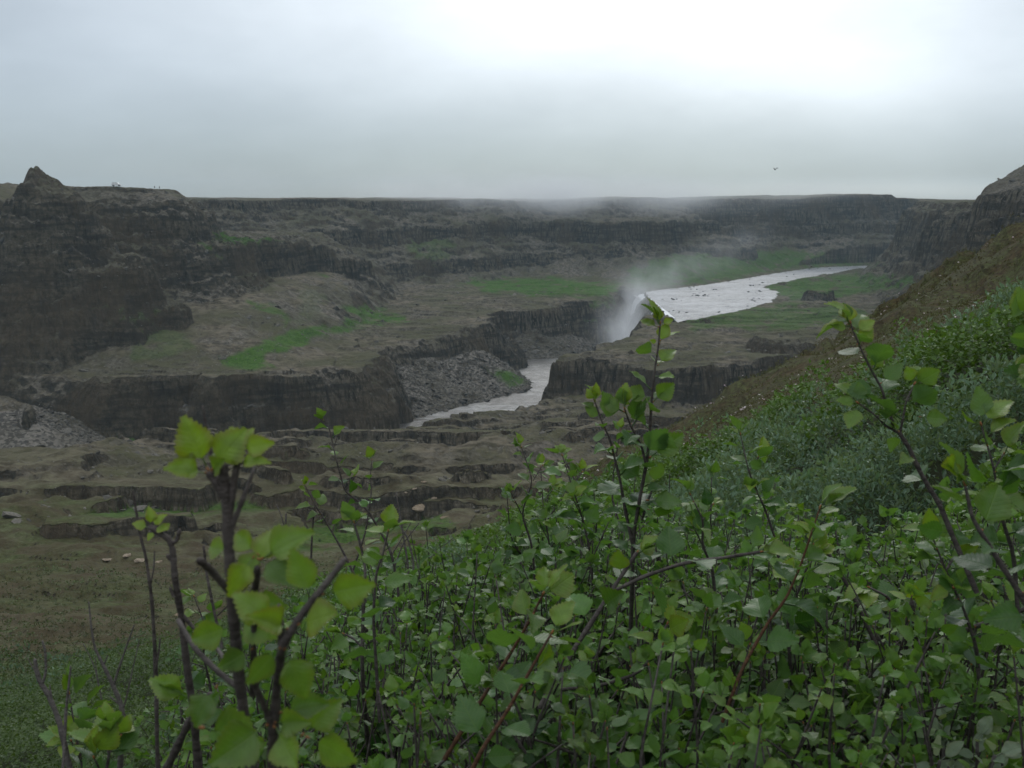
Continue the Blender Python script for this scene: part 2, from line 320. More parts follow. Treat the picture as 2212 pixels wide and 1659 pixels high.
# polar sheet round the camera, dense where the picture looks
azs = np.concatenate([np.linspace(-180, -37, 50)[:-1], np.linspace(-37, -31, 30)[:-1], np.linspace(-31, 31, 1250), np.linspace(31, 37, 30)[1:], np.linspace(37, 180, 50)[1:]])
rs = np.concatenate([[0.3], np.geomspace(0.6, 60, 150), np.arange(60.6, 250, .75), np.arange(250, 760, 0.9), np.arange(760, 1330, 1.5), np.geomspace(1340, 2500, 40)])
A, R = np.meshgrid(np.radians(azs), rs)
GX = (np.sin(A)*R).astype(np.float32); GY = (np.cos(A)*R).astype(np.float32)
GZ, INF = height(GX, GY)
nr, nc = GX.shape
Vt = np.stack([GX.ravel(), GY.ravel(), GZ.ravel()], 1)
ii = np.arange((nr-1))[:, None]*nc + np.arange(nc-1)[None, :]
F = np.stack([ii, ii+1, ii+nc+1, ii+nc], -1).reshape(-1, 4)
F = F[:, ::-1]
# slopes for the masks
dzr = np.gradient(GZ, axis=0)/np.maximum(np.gradient(R, axis=0), 1e-3)
dza = np.gradient(GZ, axis=1)/np.maximum(np.gradient(A, axis=1)*R, 1e-3)
SL = np.sqrt(dzr**2+dza**2)
PU, PV = project(GX, GY, GZ)
GRASS = [ # image outline, near, far
 ([(425, 500), (470, 490), (560, 505), (608, 522), (540, 527), (460, 520)], 470, 640, 1.0), ([(412, 522), (440, 524), (480, 545), (470, 554), (430, 545)], 450, 640, .9),
 ([(478, 792), (480, 770), (560, 745), (640, 708), (720, 702), (785, 708), (700, 726), (640, 752), (580, 772), (600, 798), (560, 800)], 380, 620, 1.0),
 ([(735, 660), (800, 655), (830, 672), (885, 685), (870, 700), (780, 702), (700, 712), (760, 680)], 450, 720, 1.0),
 ([(990, 612), (1060, 600), (1180, 600), (1340, 612), (1330, 640), (1200, 640), (1050, 632)], 660, 900, 1.0),
 ([(1240, 668), (1330, 640), (1345, 700), (1310, 738), (1270, 730), (1245, 700)], 560, 760, .75),
 ([(1350, 600), (1400, 560), (1560, 540), (1760, 545), (1900, 570), (1830, 575), (1690, 582), (1560, 605), (1380, 630)], 760, 1400, .85),
 ([(1640, 618), (1750, 598), (1850, 590), (1990, 598), (1990, 618), (1830, 640), (1700, 650)], 600, 1100, .9),
 ([(1470, 690), (1560, 672), (1700, 655), (1840, 660), (1880, 690), (1700, 712), (1600, 706), (1500, 715)], 500, 900, .7),
 ([(230, 950), (300, 930), (400, 905), (560, 915), (540, 935), (420, 960), (350, 985), (250, 975)], 330, 420, .95),
 ([(150, 1110), (240, 1088), (400, 1100), (560, 1085), (580, 1098), (420, 1115), (250, 1120)], 150, 230, .8),
 ([(1055, 795), (1100, 800), (1130, 830), (1110, 838), (1070, 815)], 450, 600, 1.0), ([(880, 520), (960, 505), (980, 540), (960, 590), (900, 560)], 700, 1000, .45),
 ([(540, 1190), (700, 1120), (840, 1100), (960, 1105), (1000, 1140), (840, 1150), (700, 1190)], 100, 220, .8), ([(540, 640), (640, 690), (620, 705), (540, 660)], 440, 620, .7),
 ([(670, 565), (720, 575), (700, 595), (672, 585)], 480, 660, .8), ([(200, 600), (330, 650), (420, 760), (300, 780)], 380, 520, .35), ([(640, 700), (660, 620), (700, 640), (700, 690)], 380, 620, .2)]
gm = np.zeros_like(GX)
jx = 22*fbm(GX, GY, 18, 5, 90); jy = 8*fbm(GX, GY, 16, 5, 91)
for poly, y0, y1, s in GRASS:
    P = np.array(poly); sel = (GY > y0) & (GY < y1) & (PU > P[:, 0].min()-25) & (PU < P[:, 0].max()+25) & (PV > P[:, 1].min()-20) & (PV < P[:, 1].max()+20)
    d = sdf((PU+jx)[sel].astype(np.float32), ((PV+jy)[sel]).astype(np.float32), [(a, b) for a, b in poly])
    gm[sel] = np.maximum(gm[sel], s*smooth(5, -7, d))
gm *= smooth(1.6, .9, SL)*smooth(-.85, -.10, fbm(GX, GY, 13, 4, 97)+.25*fbm(GX, GY, 2.5, 2, 98))
talm = smooth(.30, .5, SL)*smooth(1.1, .8, SL)*(~INF['hill'])*smooth(220, 260, R)
gorget = (INF['ing'] & (GZ < -80)).astype(np.float32)*smooth(1.2, .7, SL)
talm = np.maximum(talm*.6, gorget)
bench = (~INF['hill']) & (GY < 480) & (GY > 40) & ~INF['ing']
mossm = np.where(INF['hill'], 1.0, 0) + bench*(1-smooth(170, 260, GY))*.75*smooth(1.0, .5, SL)
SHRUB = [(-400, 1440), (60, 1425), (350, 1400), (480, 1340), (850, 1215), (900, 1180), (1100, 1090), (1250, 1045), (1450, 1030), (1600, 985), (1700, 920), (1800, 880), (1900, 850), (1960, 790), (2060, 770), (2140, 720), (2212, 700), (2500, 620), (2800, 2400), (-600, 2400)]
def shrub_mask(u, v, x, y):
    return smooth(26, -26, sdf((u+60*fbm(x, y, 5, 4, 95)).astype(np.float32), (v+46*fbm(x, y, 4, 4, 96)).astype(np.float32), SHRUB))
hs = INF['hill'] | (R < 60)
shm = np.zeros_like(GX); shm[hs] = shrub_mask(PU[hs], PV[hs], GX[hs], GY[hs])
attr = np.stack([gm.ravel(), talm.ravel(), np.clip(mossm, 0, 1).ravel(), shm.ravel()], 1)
attr2 = np.stack([np.clip(SL/3 + .14*((GX > 200) & (GY < 640) & (INF['mass'] > 0)), 0, 1).ravel(), (INF['hill']).astype(np.float32).ravel(), smooth(-60, -110, GX.ravel())*smooth(720, 600, GY.ravel())], 1)

# ------------------------------------------------------------------ materials
def newmat(name):
    m = bpy.data.materials.new(name); m.use_nodes = True; t = m.node_tree; t.nodes.clear()
    out = N(t, 'ShaderNodeOutputMaterial'); return m, t, out
def pbr(t, out, col, rough=.9, bump=None, bstr=.5, bdist=1.0, spec=.2):
    p = N(t, 'ShaderNodeBsdfPrincipled'); p.inputs['Roughness'].default_value = rough; p.inputs['Specular IOR Level'].default_value = spec
    if isinstance(col, tuple): p.inputs[0].default_value = (*col, 1)
    else: L(t, col, p.inputs[0])
    if bump is not None:
        b = N(t, 'ShaderNodeBump'); b.inputs['Strength'].default_value = bstr; b.inputs['Distance'].default_value = bdist
        L(t, bump, b.inputs['Height']); L(t, b.outputs[0], p.inputs['Normal'])
    L(t, p.outputs[0], out.inputs[0]); return p
def noise(t, vec, scale, detail=4, rough=.55, sc=None, out='Fac'):
    if sc is not None:
        m_ = N(t, 'ShaderNodeMapping'); m_.inputs['Scale'].default_value = sc; L(t, vec, m_.inputs[0]); vec = m_.outputs[0]
    n = N(t, 'ShaderNodeTexNoise', i_Scale=scale, i_Detail=float(detail), i_Roughness=rough); L(t, vec, n.inputs[0]); return n.outputs[out]

def terrain_mat():
    m, t, out = newmat('ground')
    geo = N(t, 'ShaderNodeNewGeometry'); pos = geo.outputs['Position']
    a = N(t, 'ShaderNodeAttribute', attribute_name='mask'); s = N(t, 'ShaderNodeSeparateColor'); L(t, a.outputs['Color'], s.inputs[0])
    a2 = N(t, 'ShaderNodeAttribute', attribute_name='mask2'); s2 = N(t, 'ShaderNodeSeparateColor'); L(t, a2.outputs['Color'], s2.inputs[0])
    grass, tal, moss, shr = s.outputs[0], s.outputs[1], s.outputs[2], a.outputs['Alpha']
    slope, hill, leftm = s2.outputs[0], s2.outputs[1], s2.outputs[2]
    nL = noise(t, pos, .03, 5); nM = noise(t, pos, .22, 5, .6); nS = noise(t, pos, 1.1, 5, .65); 
    nH = noise(t, pos, .30, 5, .6, (1, 1, 3.5))
    flat = mixc(t, ramp(t, nM, [(.38, 0), (.60, 1)]), (.046, .039, .024), (.138, .118, .084))
    flat = mixc(t, ramp(t, nL, [(.42, 0), (.60, 1)]), flat, mixc(t, nS, (.042, .044, .020), (.092, .086, .048)))
    flat = mixc(t, ramp(t, nS, [(.60, 0), (.74, .55)]), flat, (.22, .195, .155))
    # rock faces: columns (streaks run downwards) crossed by beds
    colN = noise(t, pos, .55, 4, .65, (1, 1, .05)); colF = noise(t, pos, 1.7, 3, .6, (1, 1, .07))
    bed = noise(t, pos, .16, 4, .6, (.25, .25, 2.2))
    rk = mixc(t, ramp(t, colN, [(.38, 0), (.64, 1)]), (.012, .011, .008), (.120, .105, .076))
    rk = mixc(t, ramp(t, colF, [(.55, 0), (.70, .7)]), rk, (.21, .185, .14))
    cr = noise(t, pos, .42, 6, .72); rkl = mixc(t, ramp(t, cr, [(.36, 0), (.66, 1)]), (.012, .0115, .008), (.115, .100, .070)); rkl = mixc(t, ramp(t, cr, [(.62, 0), (.74, .8)]), rkl, (.17, .15, .12))
    rk = mixc(t, math_(t, 'MULTIPLY', leftm, .72), rk, rkl)
    rk = mixc(t, ramp(t, bed, [(.42, .8), (.54, 0)]), rk, (.026, .024, .019))
    rk = mixc(t, ramp(t, nL, [(.45, 0), (.62, .6)]), rk, mixc(t, nM, (.048, .038, .024), (.088, .066, .040)))
    st = ramp(t, math_(t, 'ADD', slope, math_(t, 'MULTIPLY', math_(t, 'SUBTRACT', nM, .5), .18)), [(.26, 0), (.36, 1)])
    c = mixc(t, st, flat, rk)
    vor = N(t, 'ShaderNodeTexVoronoi', i_Scale=.9); L(t, pos, vor.inputs['Vector'])
    vs = N(t, 'ShaderNodeSeparateColor'); L(t, vor.outputs['Color'], vs.inputs[0])
    talc = mixc(t, ramp(t, vs.outputs[0], [(.2, 0), (.9, 1)]), (.060, .055, .047), (.185, .17, .145))
    talc = mixc(t, ramp(t, nL, [(.4, 0), (.6, .7)]), talc, mixc(t, nS, (.048, .044, .028), (.095, .084, .058)))
    c = mixc(t, tal, c, talc)
    # moss, heather and soil
    mo = mixc(t, ramp(t, nM, [(.36, 0), (.62, 1)]), (.056, .044, .022), mixc(t, ramp(t, nS, [(.4, 0), (.65, 1)]), (.048, .068, .020), (.095, .120, .044)))
    mo = mixc(t, ramp(t, noise(t, pos, .09, 4, .6, (.5, 1, 1)), [(.46, 0), (.6, .6)]), mo, mixc(t, nS, (.065, .045, .028), (.10, .075, .05)))
    c = mixc(t, math_(t, 'MULTIPLY', moss, math_(t, 'ADD', .45, math_(t, 'MULTIPLY', nH, .8)), clamp=True), c, mo)
    nF = noise(t, pos, 7, 4, .7)
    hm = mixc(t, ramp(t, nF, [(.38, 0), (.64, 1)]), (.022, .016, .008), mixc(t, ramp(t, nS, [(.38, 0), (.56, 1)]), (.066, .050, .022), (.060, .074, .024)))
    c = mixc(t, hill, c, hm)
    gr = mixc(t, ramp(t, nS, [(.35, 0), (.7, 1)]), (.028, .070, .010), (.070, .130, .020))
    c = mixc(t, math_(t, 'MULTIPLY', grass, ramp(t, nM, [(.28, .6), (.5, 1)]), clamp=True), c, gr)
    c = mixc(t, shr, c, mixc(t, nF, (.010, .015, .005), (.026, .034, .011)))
    hsum = math_(t, 'ADD', math_(t, 'MULTIPLY', colN, math_(t, 'MULTIPLY', st, 1.6)), math_(t, 'ADD', math_(t, 'MULTIPLY', nS, .5), math_(t, 'MULTIPLY', nM, .9)))
    hsum = math_(t, 'ADD', hsum, math_(t, 'MULTIPLY', math_(t, 'MULTIPLY', vs.outputs[1], tal), .7))
    hsum = math_(t, 'MULTIPLY', hsum, math_(t, 'SUBTRACT', 1.0, math_(t, 'MULTIPLY', hill, .9)))
    pbr(t, out, c, .95, hsum, .85, 1.6, .1)
    return m
M_ground = terrain_mat()
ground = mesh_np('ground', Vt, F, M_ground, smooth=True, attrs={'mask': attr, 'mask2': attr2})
tag(ground, kind='structure')

# ------------------------------------------------------------------ water
def water_mat(name, white, scale, dirx=(1, 1, 1), c0=(.13, .135, .13), c1=(.62, .64, .64)):
    m, t, out = newmat(name)
    geo = N(t, 'ShaderNodeNewGeometry'); pos = geo.outputs['Position']
    a = noise(t, pos, scale, 6, .68, dirx); b = noise(t, pos, scale*.22, 4, .6, dirx); f = noise(t, pos, scale*3.5, 3, .6, dirx)
    k = math_(t, 'ADD', math_(t, 'MULTIPLY', a, .65), math_(t, 'ADD', math_(t, 'MULTIPLY', b, .45), math_(t, 'MULTIPLY', f, .12)))
    k = ramp(t, k, white)
    c = mixc(t, k, c0, c1)
    p = pbr(t, out, c, .35, math_(t, 'ADD', math_(t, 'MULTIPLY', a, 1.0), math_(t, 'MULTIPLY', f, .35)), 1.0, 1.6, .28)
    return m
M_up = water_mat('river_rapids', [(.50, .0), (.62, .6), (.76, 1)], .22, (.5, 1.3, 1), (.095, .098, .10), (.36, .37, .385))
M_lo = water_mat('river_calm', [(.58, 0), (.76, .8)], .16, (.6, 1, 1), (.065, .060, .052), (.24, .245, .24))
def water_sheet(name, poly, z, mat, x0, x1, y0, y1, step, pad):
    xs = np.arange(x0, x1, step); ys = np.arange(y0, y1, step); X, Y = np.meshgrid(xs.astype(np.float32), ys.astype(np.float32))
    d = sdf(X, Y, poly); Z = z + .22*fbm(X, Y, 6, 3, 101) + .16*perlin(X/1.6, Y/2.4, 103)
    keep = d < pad
    kk = keep[:-1, :-1] & keep[1:, :-1] & keep[1:, 1:] & keep[:-1, 1:]
    n = X.shape[1]; i = (np.arange(X.shape[0]-1)[:, None]*n+np.arange(n-1)[None, :])[kk]
    Fq = np.stack([i, i+1, i+n+1, i+n], 1); used, inv = np.unique(Fq, return_inverse=True); Fq = inv.reshape(-1, 4)
    V = np.stack([X.ravel(), Y.ravel(), Z.ravel()], 1)[used]
    o = mesh_np(name, V, Fq, mat, smooth=True); tag(o, kind='structure'); return o
clipup = RIVER_UP
water_sheet('upper_river', clipup, WATER_UP, M_up, 60, 720, 600, 1200, 1.5, 4)
water_sheet('lower_river', RIVER_LO, WATER_LO, M_lo, -420, 100, 290, 700, 1.3, 9)
# the waterfall: a thick ragged sheet dropping from the lip of the upper river
def waterfall():
    nU, nV = 90, 46
    P = []
    l0 = np.array([100.0, 775.0]); l1 = np.array([97.5, 606.0])
    for j in range(nV):
        s = j/(nV-1)
        for i in range(nU):
            q = i/(nU-1); b = l0+(l1-l0)*q
            nz = float(fbm(np.array([q*60.]), np.array([s*9.]), 9, 3, 110)[0])
            outd = -2.5 + 12*s**.6 + 2.4*nz*s + 2.5*sin(q*9)*s
            zz = WATER_UP+.4 - 27.2*s**1.6
            P.append((b[0]-outd, b[1]-outd*.15, zz))
    P = np.array(P); i = (np.arange(nV-1)[:, None]*nU+np.arange(nU-1)[None, :]).ravel()
    Fq = np.stack([i, i+1, i+nU+1, i+nU], 1)
    m, t, out = newmat('falling_water'); pos = N(t, 'ShaderNodeNewGeometry').outputs['Position']
    a = noise(t, pos, .7, 5, .65, (1, 1, .15))
    pbr(t, out, mixc(t, ramp(t, a, [(.35, 0), (.6, 1)]), (.55, .58, .60), (.9, .92, .93)), .6, a, .8, 1.5)
    o = mesh_np('waterfall', P, Fq, m, smooth=True); tag(o, kind='structure')
    md = o.modifiers.new('thick', 'SOLIDIFY'); md.thickness = 1.4; md.offset = -1
    # churned water at the foot
    xs = np.linspace(50, 92, 60); ys = np.linspace(596, 745, 130); X, Y = np.meshgrid(xs, ys)
    Z = WATER_LO + .7 + 1.6*np.maximum(fbm(X, Y, 7, 4, 111), -.3) - 3*smooth(64, 50, X) - 3*smooth(660, 720, Y-X*.6+48)*0
    V = np.stack([X.ravel(), Y.ravel(), Z.ravel()], 1); n = 60; i = (np.arange(129)[:, None]*n+np.arange(59)[None, :]).ravel()
    o2 = mesh_np('white_water', V, np.stack([i, i+1, i+n+1, i+n], 1), m, smooth=True); tag(o2, kind='structure')
waterfall()

# ------------------------------------------------------------------ rocks
ICO_V = None
def ico():
    p = (1+5**.5)/2
    V = np.array([(-1, p, 0), (1, p, 0), (-1, -p, 0), (1, -p, 0), (0, -1, p), (0, 1, p), (0, -1, -p), (0, 1, -p), (p, 0, -1), (p, 0, 1), (-p, 0, -1), (-p, 0, 1)], float); V /= np.linalg.norm(V[0])
    F = np.array([(0, 11, 5), (0, 5, 1), (0, 1, 7), (0, 7, 10), (0, 10, 11), (1, 5, 9), (5, 11, 4), (11, 10, 2), (10, 7, 6), (7, 1, 8), (3, 9, 4), (3, 4, 2), (3, 2, 6), (3, 6, 8), (3, 8, 9), (4, 9, 5), (2, 4, 11), (6, 2, 10), (8, 6, 7), (9, 8, 1)])
    return V, F
def rotmats(n, tilt=1.0):
    yaw = rng.uniform(0, 2*pi, n); ax = rng.normal(0, tilt, n); ay = rng.normal(0, tilt, n)
    cz, sz, cx, sx2, cy, sy = np.cos(yaw), np.sin(yaw), np.cos(ax), np.sin(ax), np.cos(ay), np.sin(ay)
    Z = np.zeros(n); O = np.ones(n)
    Rz = np.stack([cz, -sz, Z, sz, cz, Z, Z, Z, O], 1).reshape(n, 3, 3); Rx = np.stack([O, Z, Z, Z, cx, -sx2, Z, sx2, cx], 1).reshape(n, 3, 3); Ry = np.stack([cy, Z, sy, Z, O, Z, -sy, Z, cy], 1).reshape(n, 3, 3)
    return Rz@Rx@Ry
def rock_cloud(name, P, size, mat, flat=.55):
    V0, F0 = ico(); n = len(P)
    V = V0[None]*(1+rng.uniform(-.38, .38, (n, 12, 1)))
    V = V*(np.stack([size*rng.uniform(.7, 1.8, n), size*rng.uniform(.5, 1.1, n), size*rng.uniform(flat*.6, flat*1.3, n)], 1)[:, None, :])
    V = np.einsum('nij,nkj->nki', rotmats(n, .4), V)+P[:, None, :]
    Fa = (F0[None]+12*np.arange(n)[:, None, None]).reshape(-1, 3)
    sh = np.repeat(rng.uniform(0, 1, n), 12)[:, None]
    o = mesh_np(name, V.reshape(-1, 3), Fa, mat, attrs={'tint': np.repeat(sh, 3, 1)}); return o
def rock_mat(name, c0, c1, spots=(.05, .05, .045)):
    m, t, out = newmat(name); pos = N(t, 'ShaderNodeNewGeometry').outputs['Position']
    a = N(t, 'ShaderNodeAttribute', attribute_name='tint')
    n_ = noise(t, pos, 2.5, 4, .65); c = mixc(t, a.outputs['Fac'], c0, c1); c = mixc(t, ramp(t, n_, [(.35, .6), (.6, 0)]), c, spots)
    pbr(t, out, c, .9, n_, .6, .3); return m
M_scree = rock_mat('scree_rock', (.045, .041, .034), (.175, .162, .138), (.04, .038, .032))
xs = rng.uniform(-260, 75, 170000); ys = rng.uniform(370, 700, 170000)
z_, inf_ = height(xs, ys)
e1, _ = height(xs+1.5, ys); e2, _ = height(xs, ys+1.5); sl = np.hypot(e1-z_, e2-z_)/1.5
ok = inf_['ing'] & (z_ > -101) & (z_ < -81) & (sl < 1.3) & (inf_['dr'] > -2)
gu, gv = project(xs, ys, z_)
for gi in (9, 11): ok &= sdf(gu.astype(np.float32), gv.astype(np.float32), GRASS[gi][0]) > rng.normal(0, 5, len(xs))
P = np.stack([xs, ys, z_], 1)[ok]
sz = np.clip(.17*rng.pareto(2.2, len(P))+.15, .15, 1.4)*(1+.5*smooth(10, 0, inf_['dr'][ok]))
P = P[:42000]; sz = sz[:42000]
tag(rock_cloud('scree', P, sz, M_scree), 'grey broken basalt scree on the slopes down to the lower river', 'scree', kind='stuff')
# smaller blocks over ledges and massif talus
xs = rng.uniform(-420, 300, 90000); ys = rng.uniform(170, 800, 90000)
z_, inf_ = height(xs, ys); e1, _ = height(xs+2, ys); e2, _ = height(xs, ys+2); sl = np.hypot(e1-z_, e2-z_)/2
ok = ~inf_['ing'] & ~inf_['hill'] & (inf_['du'] > 2) & (rng.uniform(0, 1, len(xs)) < np.where(sl > .3, .5, .06)) & (fbm(xs, ys, 60, 2, 120) > -.15)
P = np.stack([xs, ys, z_], 1)[ok][:16000]
sz = np.clip(.22*rng.pareto(2.4, len(P))+.2, .2, 1.6)
tag(rock_cloud('rubble', P, sz, rock_mat('rubble_rock', (.06, .056, .046), (.19, .175, .145))), 'scattered grey stones and rubble over the canyon ledges', 'rubble', kind='stuff')
# dark stones breaking the surface of the rapids
xs = rng.uniform(100, 480, 5000); ys = rng.uniform(640, 1120, 5000); du = sdf(xs.astype(np.float32), ys.astype(np.float32), RIVER_UP)
ok = (du < -2) & (fbm(xs, ys, 30, 2, 130) > .28); P = np.stack([xs, ys, np.full(len(xs), WATER_UP-.1)], 1)[ok][:260]
P = P[rng.uniform(0, 1, len(P)) < .6]
tag(rock_cloud('river_rocks', P, rng.uniform(.5, 1.5, len(P)), rock_mat('wet_rock', (.035, .035, .034), (.08, .08, .075)), .35), 'dark wet rocks breaking the surface of the upper river', 'rocks', kind='stuff')

# flat pale stones on the near bench
M_pale = rock_mat('pale_stone', (.20, .155, .10), (.30, .25, .19), (.12, .09, .06))
def flat_stone(u, v, w_, label):
    z = -50.0
    for _ in range(25):
        x, y = Q(u, v, z); z = z*.5+.5*float(height(np.array([x]), np.array([y]))[0][0])
    V0, F0 = ico(); V = V0*(1+rng.uniform(-.2, .2, (12, 1)))*np.array([w_, w_*.6, w_*.22]); V = V@rotmats(1, .08)[0].T
    # one round of subdivision with jitter for broken edges
    o = mesh_np('flat_stone', V+np.array([x, y, z+w_*.04]), F0, M_pale, attrs={'tint': np.full((12, 3), rng.uniform(0, 1))}, loc=(x, y, z))
    md = o.modifiers.new('s', 'SUBSURF'); md.subdivision_type = 'SIMPLE'; md.levels = 2; md.render_levels = 2
    tx = bpy.data.textures.new('stone_break', 'CLOUDS'); tx.noise_scale = w_*.5; d_ = o.modifiers.new('d', 'DISPLACE'); d_.texture = tx; d_.strength = w_*.35
    tag(o, label, 'stone', 'pale flat stones on the near ledge')
for a in ((905, 1072, 2.3, 'largest pale orange flat stone on the brown ledge below the bushes'), (938, 1076, 1.3, 'pale orange flat stone touching the right end of the largest stone'),
          (915, 1041, .9, 'small rounded beige stone standing just above the flat orange stones'), (895, 1056, .7, 'small beige chip just above the largest flat stone'),
          (877, 1064, .55, 'tiny beige chip left of the largest flat stone'), (1325, 985, 1.6, 'pale stone slab behind the tall central birch shoot'),
          (1300, 992, 1.0, 'pale stone slab left of another slab behind the central birch shoot'), (960, 1118, 1.0, 'small grey beige stone on the mossy slope below the orange stones')):
    flat_stone(*a)
for (u, v, w_, lb) in ((275, 1200, 1.0, 'grey flat rock in the small rockfall at the far left, uppermost'), (300, 1212, 1.2, 'orange tinged flat rock in the small rockfall at the far left'),
                    (235, 1212, .9, 'grey flat rock at the left end of the small rockfall'), (345, 1214, 1.0, 'beige flat rock at the right end of the small rockfall'), (390, 1330, .9, 'brown stone on the mossy slope behind the left birch stem')):
    flat_stone(u, v, w_, lb)

# ------------------------------------------------------------------ low vegetation on the hillside (nobody could count it)
def leaf_mat(name, ca, cb, cy, back, transl=.35, veins=False, rough=.5, spec=.35):
    m, t, out = newmat(name)
    at = N(t, 'ShaderNodeAttribute', attribute_name='tint'); s = N(t, 'ShaderNodeSeparateColor'); L(t, at.outputs['Color'], s.inputs[0])
    c = mixc(t, s.outputs[0], ca, cb); c = mixc(t, s.outputs[1], c, cy)
    bump = None
    if veins:
        uv = N(t, 'ShaderNodeTexCoord').outputs['UV']; sp = N(t, 'ShaderNodeSeparateXYZ'); L(t, uv, sp.inputs[0])
        ay = math_(t, 'ABSOLUTE', sp.outputs[1])
        k = math_(t, 'FRACT', math_(t, 'MULTIPLY', math_(t, 'SUBTRACT', sp.outputs[0], math_(t, 'MULTIPLY', ay, .75)), 8.0))
        k = math_(t, 'ABSOLUTE', math_(t, 'SUBTRACT', k, .5))
        v1 = math_(t, 'SUBTRACT', 1.0, math_(t, 'MULTIPLY', math_(t, 'SUBTRACT', .5, k), 6.0), clamp=True)
        v2 = math_(t, 'SUBTRACT', 1.0, math_(t, 'MULTIPLY', ay, 38.0), clamp=True)
        vv = math_(t, 'MAXIMUM', math_(t, 'MULTIPLY', v1, .6), v2)
        pos = N(t, 'ShaderNodeNewGeometry').outputs['Position']
        blot = noise(t, pos, 140, 3, .6)
        c = mixc(t, math_(t, 'MULTIPLY', vv, .40), c, mixc(t, .6, c, (.16, .24, .06)))
        c = mixc(t, ramp(t, blot, [(.35, .35), (.6, 0)]), c, mixc(t, .5, c, (.015, .03, .008)))
        edge = ramp(t, s.outputs[2], [(0, 0), (1, 1)])
        c = mixc(t, math_(t, 'MULTIPLY', edge, .45), c, (.16, .085, .03))
        bump = math_(t, 'ADD', math_(t, 'MULTIPLY', vv, -1.0), math_(t, 'MULTIPLY', blot, .8))
    geo = N(t, 'ShaderNodeNewGeometry')
    c = mixc(t, math_(t, 'MULTIPLY', geo.outputs['Backfacing'], .7), c, back)
    p = N(t, 'ShaderNodeBsdfPrincipled'); p.inputs['Roughness'].default_value = rough; p.inputs['Specular IOR Level'].default_value = spec
    L(t, c, p.inputs[0])
    tr = N(t, 'ShaderNodeBsdfTranslucent'); L(t, mixc(t, 1.0, c, (1.5, 1.6, .5), 'MULTIPLY'), tr.inputs[0])
    if bump is not None:
        b = N(t, 'ShaderNodeBump'); b.inputs['Strength'].default_value = .35; b.inputs['Distance'].default_value = .001; L(t, bump, b.inputs['Height']); L(t, b.outputs[0], p.inputs['Normal'])
    mx = N(t, 'ShaderNodeMixShader'); mx.inputs[0].default_value = transl; L(t, p.outputs[0], mx.inputs[1]); L(t, tr.outputs[0], mx.inputs[2]); L(t, mx.outputs[0], out.inputs[0])
    return m
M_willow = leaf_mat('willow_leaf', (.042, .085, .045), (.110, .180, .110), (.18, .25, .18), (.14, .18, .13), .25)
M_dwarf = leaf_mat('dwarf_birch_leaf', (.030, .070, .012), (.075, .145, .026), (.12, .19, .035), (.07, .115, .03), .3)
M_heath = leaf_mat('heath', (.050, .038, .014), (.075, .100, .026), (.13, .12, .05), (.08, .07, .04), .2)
def sprigs(name, P, size, nleaf, mat, tint, wr=.42, up=.7, spread=1.0):
    """each sprig: nleaf kite-shaped folded leaves fanning out from a point"""
    n = len(P); T = n*nleaf
    base = np.repeat(P, nleaf, 0); s = np.repeat(size, nleaf)*rng.uniform(.7, 1.25, T)
    az = rng.uniform(0, 2*pi, T); el = rng.normal(up, .45, T)
    d = np.stack([np.cos(az)*np.cos(el), np.sin(az)*np.cos(el), np.sin(el)], 1)
    side = np.cross(d, rng.normal(0, .4, (T, 3))+np.array([0, 0, 1])); side /= np.linalg.norm(side, axis=1)[:, None]+1e-9
    nn_ = np.cross(side, d)
    base = base + d*s[:, None]*rng.uniform(0, spread, (T, 1)) + rng.normal(0, .25, (T, 3))*s[:, None]*spread
    v0 = base; v1 = base+(d*.5+side*wr+nn_*.10)*s[:, None]; v2 = base+(d-nn_*.12)*s[:, None]; v3 = base+(d*.5-side*wr+nn_*.10)*s[:, None]
    V = np.stack([v0, v1, v2, v3], 1).reshape(-1, 3)
    i = np.arange(T)*4
    Ff = np.concatenate([np.stack([i, i+1, i+2], 1), np.stack([i, i+2, i+3], 1)])
    tt = np.repeat(np.clip(np.repeat(tint, nleaf, 0)+rng.normal(0, .15, (T, 2)), 0, 1), 4, 0); tt = np.concatenate([tt, np.zeros((len(tt), 1))], 1)
    return mesh_np(name, V, Ff, mat, attrs={'tint': tt})
def scatter(n, r0, r1, a0=-33, a1=33):
    a = np.radians(rng.uniform(a0, a1, n)); r = np.exp(rng.uniform(math.log(r0), math.log(r1), n)); return np.sin(a)*r, np.cos(a)*r, r
def canopy_h(x, y):
    return np.clip(.26 + .80*fbm(x, y, 2.3, 3, 140) + .35*fbm(x, y, 6, 2, 142), .0, 1.4)
x, y, r = scatter(125000, 3.2, 95); z, inf_ = height(x, y); u, v = project(x, y, z)
mk = shrub_mask(u, v, x, y) > rng.uniform(.2, .8, len(x)); mk &= (v < 1750)
x, y, r, z, u, v = (q[mk] for q in (x, y, r, z, u, v))
ch = canopy_h(x, y)*(1-.6*smooth(26, 46, r)*smooth(.1, -.1, x/y)); hh = ch*(1-rng.uniform(0, 1, len(x))**2*.8)
wn = fbm(x, y, 4.5, 3, 144) + .55*smooth(0.05, .35, x/y) - .35 - .25*smooth(-.1, -.3, x/y)
isw = wn > rng.normal(0, .08, len(x))
Pz = np.stack([x, y, z+hh], 1); size = .024+.0034*r
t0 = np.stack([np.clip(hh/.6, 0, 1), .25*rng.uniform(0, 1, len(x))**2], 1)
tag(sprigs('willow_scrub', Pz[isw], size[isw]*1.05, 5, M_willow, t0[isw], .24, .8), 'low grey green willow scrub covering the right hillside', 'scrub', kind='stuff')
drk = ~isw & (x/y < -.2+rng.normal(0, .03, len(x)))
